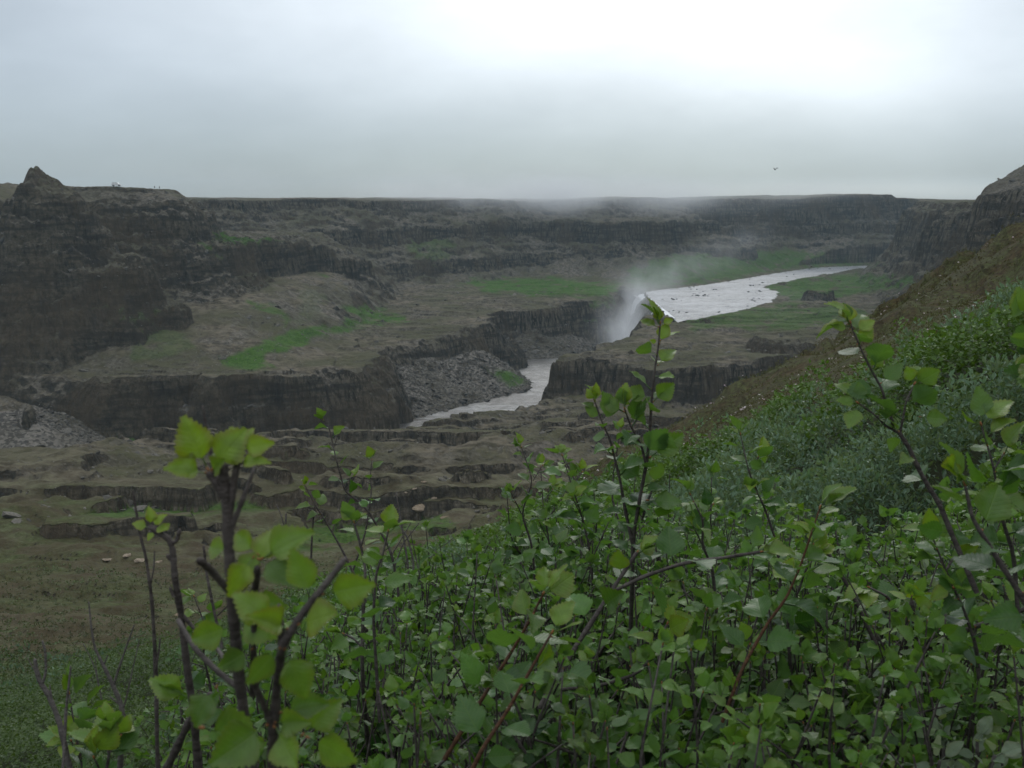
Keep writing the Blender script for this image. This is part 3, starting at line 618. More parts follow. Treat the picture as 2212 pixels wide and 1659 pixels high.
tag(sprigs('dark_scrub', Pz[drk]-np.array([0, 0, .05]), size[drk]*.62, 5, leaf_mat('dark_scrub_leaf', (.030, .058, .013), (.062, .105, .024), (.09, .13, .03), (.055, .085, .022), .3), t0[drk]*.7, .40, .4), 'dull dark green scrub on the slope at the lower left', 'scrub', kind='stuff')
isw = isw | drk
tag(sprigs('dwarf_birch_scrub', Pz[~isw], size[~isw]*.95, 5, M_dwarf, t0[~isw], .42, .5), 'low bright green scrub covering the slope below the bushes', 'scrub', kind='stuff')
# heath and moss tufts on the brow and on the bench
x, y, r = scatter(60000, 14, 100, -14, 33); z, inf_ = height(x, y); u, v = project(x, y, z)
mk = inf_['hill'] & (shrub_mask(u, v, x, y) < .6); x, y, r, z = (q[mk] for q in (x, y, r, z))
t0 = np.stack([np.clip(.5+.8*fbm(x, y, 3, 3, 150), 0, 1), np.clip(.6*fbm(x, y, 1.2, 2, 151), 0, 1)], 1)
tag(sprigs('heath', np.stack([x, y, z+.02], 1), .010+.0013*r, 4, M_heath, t0, .3, .8), 'brown and olive heath tufts on the brow of the hillside', 'heath', kind='stuff')
# small white and pink flowers in the heath
mf, tf, of = newmat('flower_petal'); af = N(tf, 'ShaderNodeAttribute', attribute_name='tint'); pbr(tf, of, mixc(tf, af.outputs['Fac'], (.62, .55, .55), (.52, .30, .38)), .8)
x, y, r = scatter(7000, 14, 78, -8, 31); z, inf_ = height(x, y); u, v = project(x, y, z)
mk = inf_['hill'] & (fbm(x, y, 2.2, 2, 160) > .43) & (shrub_mask(u, v, x, y) < .8); x, y, r, z = (q[mk] for q in (x, y, r, z))
tag(sprigs('small_flowers', np.stack([x, y, z+.10+.001*r], 1), .010+.0009*r, 3, mf, np.stack([(rng.uniform(0, 1, len(x)) < .25)*1.0, np.zeros(len(x))], 1), .5, .3, .4), 'tiny white and pink flowers dotted along the brow of the hillside', 'flowers', kind='stuff')
# moss cushions and grass tufts on the bench
x, y, r = scatter(26000, 50, 150, -33, 8); z, inf_ = height(x, y)
mk = ~inf_['hill'] & ~inf_['ing'] & (fbm(x, y, 12, 3, 170) > -.25); x, y, r, z = (q[mk] for q in (x, y, r, z))
t0 = np.stack([np.clip(.45+.9*fbm(x, y, 8, 3, 171), 0, 1), np.clip(.2*fbm(x, y, 3, 2, 172), 0, 1)], 1)
M_turf = leaf_mat('turf', (.050, .058, .020), (.090, .135, .045), (.12, .12, .06), (.06, .065, .03), .15)
tag(sprigs('moss_turf', np.stack([x, y, z+.02], 1), .07+.0008*r, 4, M_turf, t0, .5, .9), 'mossy turf over the brown bench below the hill', 'turf', kind='stuff')

# ------------------------------------------------------------------ birch
def leaf_template(k, woolly=False):
    g = np.random.default_rng(100+k); K = 11
    t = np.linspace(0, 1, K)
    if woolly: wv = .30*np.sin(pi*t**.85)**.8
    else: wv = .41*np.where(t < .36, np.sin(np.minimum(t/.36, 1)*pi/2)**.75, 1-(np.maximum(t-.36, 0)/.64)**1.45)
    fold = g.uniform(.10, .38); droop = g.uniform(-.12, .34); tw = g.uniform(-.25, .25)
    V = []; uv = []; ed = []
    # rows: left edge tooth, left inner, mid, right inner, right edge
    for i, ti in enumerate(t):
        for sgn, f in ((-1, 1), (-1, .5), (0, 0), (1, .5), (1, 1)):
            wd = wv[i]*f
            if f == 1 and not woolly and 0 < i < K-1: wd = wd*(1+.06*g.uniform(-1, 1))
            yy = sgn*wd; xx = ti
            zz = fold*abs(yy)*(1-.5*abs(yy)) - droop*ti*ti + tw*yy*ti + .02*sin(ti*14+sgn*2)*f
            V.append((xx, yy, zz)); uv.append((ti, yy)); ed.append(1.0 if f == 1 else 0.0)
    Fq = []
    for i in range(K-1):
        for j in range(4):
            a = i*5+j; Fq.append((a, a+5, a+6, a+1))
    Ft = []
    if not woolly:   # saw teeth along both edges, pointing forward
        n0 = len(V)
        for i in range(1, K-1):
            for sgn, j in ((-1, 0), (1, 4)):
                a = i*5+j; b = (i+1)*5+j if i < K-1 else a
                va, vb = np.array(V[a]), np.array(V[b])
                tip = va*.35+vb*.65+np.array([.034, sgn*.052, .004]); V.append(tuple(tip)); uv.append((tip[0], tip[1])); ed.append(1.0)
                Ft.append((a, len(V)-1, b) if sgn < 0 else (a, b, len(V)-1))
    # petiole
    n0 = len(V)
    for (xx, s_) in ((-.34, .016), (0.02, .018)):
        for yy, zz in ((-s_, 0), (s_, 0), (0, -s_*1.6)): V.append((xx, yy, zz - (.02 if xx < 0 else 0))); uv.append((0, 0)); ed.append(0.6)
    for a, b in ((0, 1), (1, 2), (2, 0)): Fq.append((n0+a, n0+b, n0+3+b, n0+3+a))
    return np.array(V), np.array(Fq), np.array(Ft) if Ft else np.zeros((0, 3), int), np.array(uv), np.array(ed)
LT = [leaf_template(k) for k in range(6)]; WT = [leaf_template(k, True) for k in range(4)]
class Plant:
    def __init__(s): s.tv = []; s.tf = []; s.tm = []; s.nt = 0; s.leaves = []; s.buds = []
    def tube(s, pts, r0, r1, sides=7, knob=.12, mat=0):
        P = np.array(pts, float); 
        # resample a smooth curve
        n = max(4, int(len(P)*5)); tt = np.linspace(0, len(P)-1, n); 
        C = np.stack([np.interp(tt, np.arange(len(P)), P[:, k]) for k in range(3)], 1)
        for _ in range(2): C[1:-1] = (C[:-2]+C[1:-1]*2+C[2:])/4
        rad = np.linspace(r0, r1, n)*(1+knob*rng.uniform(-1, 1.3, n))
        T = np.gradient(C, axis=0); T /= np.linalg.norm(T, axis=1)[:, None]+1e-9
        ref = np.array([.3, .9, .1]); A_ = np.cross(T, ref); A_ /= np.linalg.norm(A_, axis=1)[:, None]+1e-9; B_ = np.cross(T, A_)
        an = np.linspace(0, 2*pi, sides, endpoint=False)
        V = C[:, None, :]+rad[:, None, None]*(np.cos(an)[None, :, None]*A_[:, None, :]+np.sin(an)[None, :, None]*B_[:, None, :])
        V = V.reshape(-1, 3); i = np.arange(n-1)[:, None]*sides; j = np.arange(sides)[None, :]; j2 = (j+1) % sides
        Fq = np.stack([i+j, i+j2, i+sides+j2, i+sides+j], -1).reshape(-1, 4)+s.nt
        V = np.concatenate([V, C[-1:]+T[-1:]*rad[-1]]); tip = s.nt+len(V)-1; l0 = s.nt+(n-1)*sides
        s.tv.append(V); s.tf.append(Fq); s.tf3 = getattr(s, 'tf3', []); s.tf3.append(np.array([(l0+k, l0+(k+1) % sides, tip) for k in range(sides)]))
        s.nt += len(V); return C
    def leaf(s, p, d, size, tint=(.5, 0), face=None):
        s.leaves.append((np.array(p), np.array(d)/np.linalg.norm(d), size, tint, face))
    def bud(s, p, d, size): s.buds.append((np.array(p), np.array(d), size))
    def build(s, root, leafmat, barkmat, budmat, T=LT, stem='stem', leafname='foliage'):
        loc = np.array(root.location)
        if s.tv:
            o = mesh_np(stem, np.concatenate(s.tv), [np.concatenate(s.tf), np.concatenate(s.tf3)], barkmat, smooth=True, loc=loc); o.location = (0, 0, 0); o.parent = root
        if s.leaves:
            VV, FQ, FT, UV, TI = [], [], [], [], []; n0 = 0
            for (p, d, size, tint, face) in s.leaves:
                V, Fq, Ft, uv, ed = T[rng.integers(len(T))]
                upv = (np.array([0, 0, 1.0])+rng.normal(0, .5, 3)) if face is None else face+rng.normal(0, .22, 3); sd = np.cross(upv, d); sd /= np.linalg.norm(sd)+1e-9; up = np.cross(d, sd)
                M = np.stack([d, sd, up], 1)
                W = (V*np.array([1, rng.uniform(.85, 1.15), rng.uniform(.4, 2.3)]))*size
                W[:, 0] += .34*size
                VV.append(W@M.T+p); FQ.append(Fq+n0); FT.append(Ft+n0); UV.append(uv); n0 += len(V)
                TI.append(np.stack([np.full(len(V), tint[0]), np.full(len(V), tint[1]), ed*(tint[1]*.9+.06)], 1))
            FT = np.concatenate(FT); nb = 0; nq = sum(len(f) for f in FQ)
            V0, F0 = ico()
            for (p, d, size) in s.buds:
                d = d/np.linalg.norm(d); sd = np.cross(d, (0.3, .2, 1)); sd /= np.linalg.norm(sd)+1e-9; up = np.cross(d, sd); M = np.stack([d, sd, up], 1)
                VV.append((V0*np.array([1.5, .62, .62])*size)@M.T+p+d*size); UV.append(np.zeros((12, 2))); TI.append(np.full((12, 3), .5)); FT = np.concatenate([FT, F0+n0]); n0 += 12; nb += 20
            Fl = [np.concatenate(FQ)] + ([FT] if len(FT) else [])
            mi = np.concatenate([np.zeros(nq+len(FT)-nb), np.ones(nb)])
            o = mesh_np(leafname, np.concatenate(VV), Fl, [leafmat, budmat], smooth=True, mat_idx=mi, attrs={'tint': np.concatenate(TI)}, uv=np.concatenate(UV), loc=loc); o.location = (0, 0, 0); o.parent = root
def bark_mat(name, c0, c1, c2):
    m, t, out = newmat(name); tc_ = N(t, 'ShaderNodeTexCoord'); pos = tc_.outputs['Object']
    a = noise(t, pos, 90, 5, .7, (1, 1, 2.5)); b = noise(t, pos, 16, 3, .6)
    c = mixc(t, ramp(t, a, [(.35, 0), (.68, 1)]), c0, c1); c = mixc(t, ramp(t, b, [(.52, 0), (.7, .8)]), c, c2)
    pbr(t, out, c, .75, a, .9, .003, .25); return m
M_bark = bark_mat('birch_bark', (.030, .025, .022), (.095, .082, .075), (.15, .135, .125))
M_dead = bark_mat('dead_bark', (.055, .048, .044), (.13, .118, .11), (.18, .165, .155))
M_young = bark_mat('young_bark', (.050, .022, .012), (.12, .060, .030), (.06, .04, .03))
M_bud = newmat('bud_scale'); pbr(M_bud[1], M_bud[2], (.19, .085, .030), .6); M_bud = M_bud[0]
M_birch = leaf_mat('birch_leaf', (.018, .062, .012), (.082, .190, .034), (.180, .27, .022), (.085, .160, .060), .36, True, .40, .45)
M_wool = leaf_mat('woolly_willow_leaf', (.10, .15, .10), (.17, .23, .16), (.28, .33, .25), (.26, .31, .25), .25, True, .85, .15)
def rdir(d, s=.5):
    v = np.array(d, float)+rng.normal(0, s, 3); return v/np.linalg.norm(v)
def leafy(pl_, C, size, start=.25, step=.022, young=.5, bright=.4, buds=True, dens=1.0):
    """leaves set alternately along the curve C, with bud scales at the nodes, and a tuft at the tip"""
    seg = np.linalg.norm(np.diff(C, axis=0), axis=1); Ls = np.concatenate([[0], np.cumsum(seg)]); tot = Ls[-1]
    s = tot*start; ang = rng.uniform(0, 2*pi)
    while s < tot:
        k = s/tot; p = np.array([np.interp(s, Ls, C[:, i]) for i in range(3)]); q = np.array([np.interp(min(s+.01, tot), Ls, C[:, i]) for i in range(3)]); T = (q-p); T = T/(np.linalg.norm(T)+1e-9)
        if rng.uniform() < dens:
            ang += 2.4+rng.normal(0, .4); a = np.cross(T, (0.1, .9, .2)); a /= np.linalg.norm(a)+1e-9; b = np.cross(T, a)
            d = a*cos(ang)+b*sin(ang)+T*rng.uniform(.15, .8)+np.array([0, 0, rng.uniform(-.2, .3)])
            y_ = young*smooth(.6, 1.0, k)*rng.uniform(.3, 1)
            pl_.leaf(p, d, size*rng.uniform(.72, 1.18)*(1-.25*float(k)**3), (float(np.clip(bright+rng.normal(0, .28), 0, 1)), float(y_)))
            if buds and rng.uniform() < .4: pl_.bud(p, d, size*.038*rng.uniform(.7, 1.3))
        s += step*rng.uniform(.7, 1.35)
    T = C[-1]-C[-3]; T = T/(np.linalg.norm(T)+1e-9)
    for i in range(3):
        d = T*.9+rng.normal(0, .55, 3); pl_.leaf(C[-1], d, size*rng.uniform(.5, .9), (float(np.clip(bright+.3, 0, 1)), young*rng.uniform(.6, 1)))
    if buds: pl_.bud(C[-1], T, size*.06)
def curve(pts):   # list of (u,v,d)
    return [PT(*p) for p in pts]
def hero(label, stems, leafsize, name='birch_shoot', cat='birch shoot', group=None, bark=None, extra=None, young=.8, bright=.45):
    base = PT(*stems[0][0][0]); root = empty(name, tuple(base)); p_ = Plant()
    for st in stems:
        pts, r0, r1, kw = st
        C = p_.tube(curve(pts), r0*.53, r1*.75)
        if kw is not None: leafy(p_, C, leafsize*1.05*kw.get('s', 1), kw.get('start', .3)*.8, kw.get('step', leafsize*.75)*.52, kw.get('young', young), bright, True, kw.get('dens', 1))
    for e in (extra or []):
        u, v, d, du, dv, dd, s, t0_, t1_ = e
        p_.leaf(PT(u, v, d), PT(u+du, v+dv, d+dd)-PT(u, v, d), s, (t0_, t1_), np.array([rng.normal(0, .38), -1.0, rng.uniform(-.1, 1.0)])); p_.bud(PT(u, v, d), PT(u+du, v+dv, d+dd)-PT(u, v, d), s*.055)
    p_.build(root, M_birch, bark or M_bark, M_bud)
    tag(root, label, cat, group); return root
def lf(u, v, d, u2, v2, dd=0, t=.5, y=.5):
    """a leaf from its stalk (u,v) to its tip (u2,v2)"""
    s = np.linalg.norm(PT(u2, v2, d+dd*.2)-PT(u, v, d))/1.34*1.10
    return (u, v, d, u2-u, v2-v, dd*.2, s, t, y)
# the two nearest shoots, left of centre
hero('thick dark birch stem nearest the camera with a yellow green tuft on top',
 [([(560, 1760, .56), (535, 1600, .55), (518, 1480, .54), (505, 1340, .53), (497, 1220, .52), (490, 1100, .52), (484, 1040, .52), (480, 1005, .52)], .0058, .0036, None),
  ([(490, 1090, .52), (470, 1050, .52), (452, 1022, .52)], .0036, .0028, None), ([(495, 1120, .52), (503, 1060, .52), (510, 1015, .52), (517, 975, .52)], .0036, .0026, None),
  ([(500, 1140, .525), (522, 1085, .53), (543, 1030, .54), (556, 992, .55)], .0032, .0010, None), ([(510, 1295, .53), (482, 1262, .52), (455, 1230, .51), (430, 1210, .5)], .0034, .0026, None),
  ([(520, 1490, .54), (470, 1450, .55), (420, 1400, .56), (385, 1340, .58)], .0032, .002, None)], .04, bright=.6, young=.9,
 extra=[lf(452, 1020, .52, 400, 910, -.02, .9, .85), lf(450, 1022, .52, 370, 1005, -.06, .8, .7), lf(455, 1018, .52, 520, 935, -.01, .8, .75), lf(517, 975, .52, 575, 955, -.03, .9, .9),
        lf(517, 975, .52, 500, 925, .03, .9, .9), lf(515, 980, .52, 540, 925, .02, .9, 1), lf(480, 1008, .52, 470, 950, .04, .7, .6), lf(456, 1022, .52, 480, 995, -.05, .8, .6),
        lf(515, 1000, .52, 560, 990, -.04, .9, .8), lf(497, 1190, .52, 450, 1180, .05, .8, .6), lf(500, 1250, .52, 560, 1200, .04, .8, .5), lf(508, 1350, .53, 420, 1380, .04, .5, .4), lf(505, 1335, .53, 585, 1370, -.04, .7, .4)])
hero('birch twig with the largest blurred leaves low at left centre',
 [([(590, 1800, .50), (588, 1640, .49), (592, 1540, .48), (603, 1430, .47), (612, 1390, .46), (650, 1330, .46), (690, 1280, .46), (745, 1208, .46)], .0055, .0020, None),
  ([(608, 1400, .465), (606, 1350, .46), (603, 1310, .46)], .003, .0022, None), ([(585, 1560, .48), (560, 1500, .47), (540, 1460, .46)], .003, .002, None)], .042,
 extra=[lf(603, 1350, .46, 515, 1290, -.03, .9, .6), lf(625, 1360, .46, 560, 1330, -.08, .9, .8), lf(640, 1350, .46, 720, 1325, -.09, .8, .85), lf(690, 1285, .46, 800, 1262, -.03, .8, .5), lf(680, 1300, .46, 635, 1195, 0, .7, .4),
        lf(560, 1200, .50, 505, 1150, .03, .9, .6), lf(560, 1210, .50, 655, 1150, -.02, .9, .45), lf(550, 1200, .50, 500, 1270, -.05, .9, .8), lf(555, 1205, .50, 630, 1255, -.04, .3, .2), lf(610, 1395, .46, 540, 1470, -.03, .5, .3),
        lf(612, 1395, .46, 660, 1500, 0, .5, .3), lf(590, 1560, .48, 660, 1560, -.06, .6, .4), lf(585, 1560, .48, 470, 1640, -.08, .5, .25), lf(590, 1565, .48, 640, 1650, -.08, .8, .5), lf(600, 1540, .48, 700, 1520, .0, .4, .2),
        lf(660, 1590, .50, 760, 1640, -.04, .9, .4), lf(650, 1590, .50, 730, 1520, .02, .6, .4), lf(430, 1570, .52, 560, 1600, -.10, .6, .25), lf(470, 1480, .5, 420, 1560, -.04, .3, .2)])
hero('short birch twig with upright leaves between the two nearest stems',
 [([(545, 1500, .56), (548, 1380, .53), (550, 1290, .51), (556, 1225, .50)], .0034, .0024, None)], .04, extra=[lf(556, 1228, .5, 585, 1150, .02, .6, .8), lf(550, 1290, .51, 600, 1310, -.05, .4, .3), lf(548, 1400, .53, 480, 1440, -.03, .3, .2)])
hero('bare thin birch twig rising far left beside the knobbly stem', [([(350, 1800, .95), (340, 1640, .93), (338, 1500, .92), (335, 1400, .91), (328, 1290, .90), (315, 1200, .90), (304, 1160, .90), (292, 1090, .90), (288, 1062, .90)], .0042, .0012, None),
      ([(335, 1450, .91), (343, 1410, .91), (346, 1380, .91)], .002, .001, None), ([(326, 1260, .9), (333, 1225, .9), (334, 1190, .9)], .0016, .0008, None)], .03)
hero('knobbly birch stem at left with one yellow green tuft at its bent tip',
 [([(440, 1750, .80), (425, 1620, .78), (418, 1530, .76), (405, 1450, .75), (392, 1330, .74), (378, 1250, .73), (374, 1190, .73), (366, 1165, .73), (345, 1150, .73), (325, 1138, .73)], .0058, .0026, None),
  ([(370, 1175, .73), (382, 1168, .73), (388, 1145, .73)], .0028, .0022, None), ([(374, 1215, .73), (362, 1200, .73)], .0026, .002, None), ([(395, 1330, .74), (430, 1370, .74), (470, 1400, .73), (500, 1450, .70)], .003, .0018, None), ([(376, 1290, .73), (368, 1270, .73)], .0024, .0016, None),
  ([(340, 1700, .84), (380, 1620, .82), (410, 1555, .80), (455, 1500, .78)], .0072, .0034, None)], .03, young=1,
 extra=[lf(325, 1140, .73, 290, 1130, -.02, .9, .9), lf(325, 1140, .73, 325, 1098, 0, .9, 1), lf(328, 1140, .73, 352, 1112, 0, .9, 1), lf(330, 1142, .73, 360, 1140, -.02, .9, .9), lf(335, 1145, .73, 320, 1165, -.02, .9, .9), lf(345, 1150, .73, 365, 1132, .02, .9, .8),
        lf(415, 1500, .76, 350, 1480, 0, .5, .3), lf(415, 1510, .76, 330, 1470, .0, .8, .4), lf(425, 1560, .78, 480, 1540, -.03, .3, .1), lf(430, 1540, .76, 470, 1500, .02, .3, .1)])
# dead grey twigs, lower left
for (lab, st) in (('bare grey forked twig at the far left edge with a pale broken tip', [([(200, 1800, 1.0), (150, 1659, 1.0), (130, 1560, 1.0), (105, 1500, 1.0), (85, 1470, 1.0), (78, 1440, 1.0), (76, 1425, 1.0)], .0062, .0024, None), ([(92, 1478, 1.0), (100, 1450, 1.0), (98, 1405, 1.0), (92, 1385, 1.0)], .0026, .0014, None), ([(88, 1470, 1.0), (60, 1422, 1.0)], .0018, .0006, None), ([(112, 1510, 1.0), (108, 1480, 1.0)], .002, .0008, None)]),
                  ('thin straight bare twig just right of the far left forked twig', [([(130, 1760, .95), (138, 1640, .97), (143, 1530, .98), (150, 1470, .98), (153, 1440, .98)], .0034, .0012, None)]),
                  ('tall bare grey twig with two forks in the lower left corner', [([(252, 1780, 1.05), (262, 1620, 1.05), (268, 1560, 1.05), (262, 1520, 1.05), (240, 1470, 1.05), (225, 1440, 1.05), (205, 1400, 1.05), (198, 1360, 1.05), (192, 1300, 1.05)], .0062, .0010, None),
                         ([(264, 1540, 1.05), (275, 1500, 1.05), (288, 1440, 1.05), (302, 1380, 1.05)], .0018, .0006, None), ([(244, 1485, 1.05), (258, 1440, 1.05), (272, 1400, 1.05), (290, 1350, 1.05)], .0028, .0010, None), ([(225, 1435, 1.05), (233, 1415, 1.05)], .0016, .0008, None), ([(262, 1525, 1.05), (238, 1505, 1.05)], .0018, .0010, None)]),
                  ('pair of hair thin dead twigs behind the tall grey twig', [([(235, 1640, 1.5), (222, 1520, 1.5), (205, 1440, 1.5), (180, 1390, 1.5)], .0024, .0008, None), ([(222, 1520, 1.5), (210, 1460, 1.5), (206, 1420, 1.5)], .0016, .0007, None)]),
                  ('pale dead twigs crossing at the left of the centre bushes', [([(885, 1270, 2.3), (880, 1210, 2.3), (870, 1150, 2.3), (860, 1090, 2.3), (856, 1065, 2.3)], .0055, .0018, None), ([(850, 1230, 2.3), (870, 1175, 2.3), (905, 1130, 2.3)], .0036, .0015, None), ([(845, 1200, 2.3), (870, 1160, 2.3), (890, 1125, 2.3)], .0030, .0014, None), ([(893, 1250, 2.35), (893, 1210, 2.35), (880, 1160, 2.35), (860, 1130, 2.35)], .005, .002, None)]),
                  ('short two pronged dead twig left of the centre bushes', [([(625, 1180, 1.7), (618, 1150, 1.7), (608, 1115, 1.7), (598, 1090, 1.7)], .003, .001, None), ([(616, 1150, 1.7), (618, 1110, 1.7)], .003, .0022, None)]),
                  ('dark dead twig tip standing behind the topmost yellow green tuft', [([(470, 1060, .62), (457, 985, .62), (448, 935, .62), (438, 878, .62)], .0026, .0008, None)])):
    hero(lab, st, .03, name='dead_twig', cat='twig', bark=M_dead if 'dark' not in lab else M_bark)
# centre-left thin shoots with small leaves
hero('thin dark birch shoot with small leaves, tallest left of the river bend', [([(880, 1420, 1.95), (866, 1340, 1.95), (858, 1260, 1.95), (845, 1190, 1.95), (800, 1110, 1.95), (778, 1085, 1.95), (745, 1062, 1.95), (735, 1025, 1.95), (722, 975, 1.95), (712, 925, 1.95), (700, 908, 1.95)], .0060, .0012, dict(start=.38, step=.034, s=.8, young=.6)),
      ([(722, 965, 1.95), (734, 928, 1.95)], .0016, .0008, None), ([(745, 1060, 1.95), (765, 1030, 1.95)], .0016, .001, dict(start=.5, step=.03, s=.7))], .034)
hero('thin birch shoot with leaves only at the tip, left of the tallest thin shoot', [([(790, 1300, 1.8), (760, 1230, 1.8), (735, 1180, 1.8), (700, 1120, 1.8), (680, 1090, 1.8), (660, 1050, 1.8)], .005, .001, dict(start=.8, step=.022, s=.8)), ([(672, 1215, 1.8), (674, 1150, 1.8), (680, 1090, 1.8)], .004, .0016, None)], .032)
hero('small birch shoot with two leaf tufts right of the tallest thin shoot', [([(760, 1240, 1.9), (790, 1150, 1.9), (803, 1060, 1.9), (800, 1030, 1.9), (803, 995, 1.9)], .0036, .001, dict(start=.72, step=.03, s=.75, young=.9)), ([(800, 1045, 1.9), (790, 1040, 1.9)], .002, .001, None)], .032)
hero('leaning dark birch stem with bare top behind the blurred leaves', [([(560, 1450, 1.1), (530, 1300, 1.1), (560, 1240, 1.1), (470, 1330, 1.15)], .002, .001, None), ([(480, 1400, 1.15), (463, 1320, 1.15), (448, 1250, 1.15), (440, 1180, 1.15)], .0034, .0018, None)], .03)
hero('birch shoot with broad bright leaves in front of the thin shoots', [([(820, 1560, 1.25), (812, 1430, 1.25), (806, 1330, 1.25), (812, 1240, 1.25), (826, 1200, 1.25), (838, 1150, 1.25)], .0045, .0016, dict(start=.35, step=.030, young=.8))], .032)
hero('straight black birch stem rising through the centre left bushes', [([(800, 1650, 1.5), (790, 1560, 1.45), (782, 1450, 1.4), (784, 1330, 1.4), (790, 1230, 1.4), (780, 1180, 1.4), (765, 1130, 1.4)], .0068, .002, dict(start=.55, step=.04)), ([(784, 1400, 1.4), (765, 1380, 1.4), (745, 1370, 1.4)], .003, .0016, dict(start=.3, step=.03))], .032)
# the tall central shoot
hero('tall forked birch shoot standing before the river, highest of the centre', [
  ([(1350, 1500, 1.42), (1362, 1380, 1.38), (1366, 1250, 1.33), (1368, 1160, 1.3), (1385, 1060, 1.28), (1397, 1000, 1.27), (1404, 930, 1.26), (1408, 860, 1.26), (1414, 800, 1.25), (1422, 750, 1.25), (1426, 700, 1.25)], .0062, .0012, dict(start=.42, step=.026, young=.9)),
  ([(1368, 1180, 1.3), (1350, 1100, 1.3), (1340, 1040, 1.29), (1318, 950, 1.28), (1300, 910, 1.28), (1285, 868, 1.28)], .0045, .0013, dict(start=.2, step=.026, young=.8)),
  ([(1397, 1010, 1.27), (1385, 960, 1.26), (1362, 920, 1.25), (1350, 885, 1.24)], .0034, .0013, dict(start=.2, step=.03, young=.8)),
  ([(1385, 1130, 1.3), (1400, 1080, 1.3), (1412, 1050, 1.3)], .0032, .0016, dict(start=.2, step=.03))], .030,
 extra=[lf(1400, 990, 1.27, 1470, 942, .02, .5, .2), lf(1395, 1080, 1.28, 1465, 1085, 0, .5, .1), lf(1398, 1100, 1.28, 1450, 1108, 0, .4, .1), lf(1408, 870, 1.26, 1452, 832, 0, .6, .3), lf(1410, 860, 1.26, 1352, 845, 0, .5, .3), lf(1420, 790, 1.25, 1452, 752, 0, .8, .5), lf(1422, 740, 1.25, 1405, 735, 0, .9, .7), lf(1424, 745, 1.25, 1440, 700, 0, .9, .7), lf(1426, 700, 1.25, 1452, 690, 0, .9, .9), lf(1426, 700, 1.25, 1420, 668, 0, .9, .9),
        lf(1285, 868, 1.28, 1270, 842, 0, .9, .9), lf(1285, 868, 1.28, 1290, 830, 0, .9, .9), lf(1300, 905, 1.28, 1268, 880, 0, .7, .3), lf(1350, 885, 1.24, 1350, 832, 0, .9, .7), lf(1350, 890, 1.24, 1305, 865, 0, .6, .3), lf(1362, 920, 1.25, 1382, 860, .02, .4, .1)])
hero('slim birch shoot with few small leaves behind the tall central fork', [([(1345, 1150, 2.0), (1322, 1080, 2.0), (1325, 1020, 2.0), (1335, 960, 2.0), (1340, 930, 2.0)], .004, .001, dict(start=.5, step=.03, s=.8))], .03)
# smaller shoots along the skyline of the bushes
for (lab, tip, root_, d, ls) in (('small birch shoot left of the tall central fork, leftmost of three', (1127, 968), (1150, 1180), 1.9, .03), ('small birch shoot left of the tall central fork, middle of three', (1168, 1010), (1195, 1250), 2.0, .028),
        ('small birch shoot left of the tall central fork, nearest to it', (1215, 985), (1275, 1190), 1.7, .03), ('dark stemmed birch shoot standing before the scrub right of the central fork', (1600, 940), (1680, 1180), 1.6, .03),
        ('short birch shoot between the central fork and the dark stemmed shoot', (1492, 1070), (1540, 1230), 1.35, .03), ('birch shoot rising by the right slope below the tall right shoot', (1755, 1180), (1700, 1340), 1.3, .034),
        ('birch shoot with pointed leaves near the right edge', (2120, 920), (2190, 1200), 1.05, .034), ('birch shoot leaning in at the right edge of the view', (2218, 690), (2300, 900), .85, .034),
        ('birch shoot with drooping leaves in the lower right corner', (2010, 1150), (2110, 1400), 1.1, .034), ('small bright birch shoot below the left rock ledge', (420, 1290), (455, 1480), 1.7, .03), ('small leafy birch shoot low at left behind the grey twigs', (150, 1500), (190, 1720), 1.2, .032),
        ('birch shoot with bronze leaf stalks low between grey twigs', (235, 1570), (240, 1740), 1.0, .034)):
    m1 = ((tip[0]*2+root_[0])/3+rng.normal(0, 8), (tip[1]*2+root_[1])/3); m2 = ((tip[0]+root_[0]*2)/3+rng.normal(0, 8), (tip[1]+root_[1]*2)/3)
    hero(lab, [([(root_[0]+10, root_[1]+140, d*1.03), (root_[0], root_[1], d*1.02), (*m2, d*1.01), (*m1, d), (*tip, d)], .0048, .0011, dict(start=.25, step=.026, young=.6)),
               ([(*m2, d*1.01), (m2[0]-22, m2[1]-45, d*.99)], .0022, .001, dict(start=.3, step=.026)), ([(*m1, d), (m1[0]+20, m1[1]-32, d*1.01)], .0018, .001, dict(start=.3, step=.024))], ls)
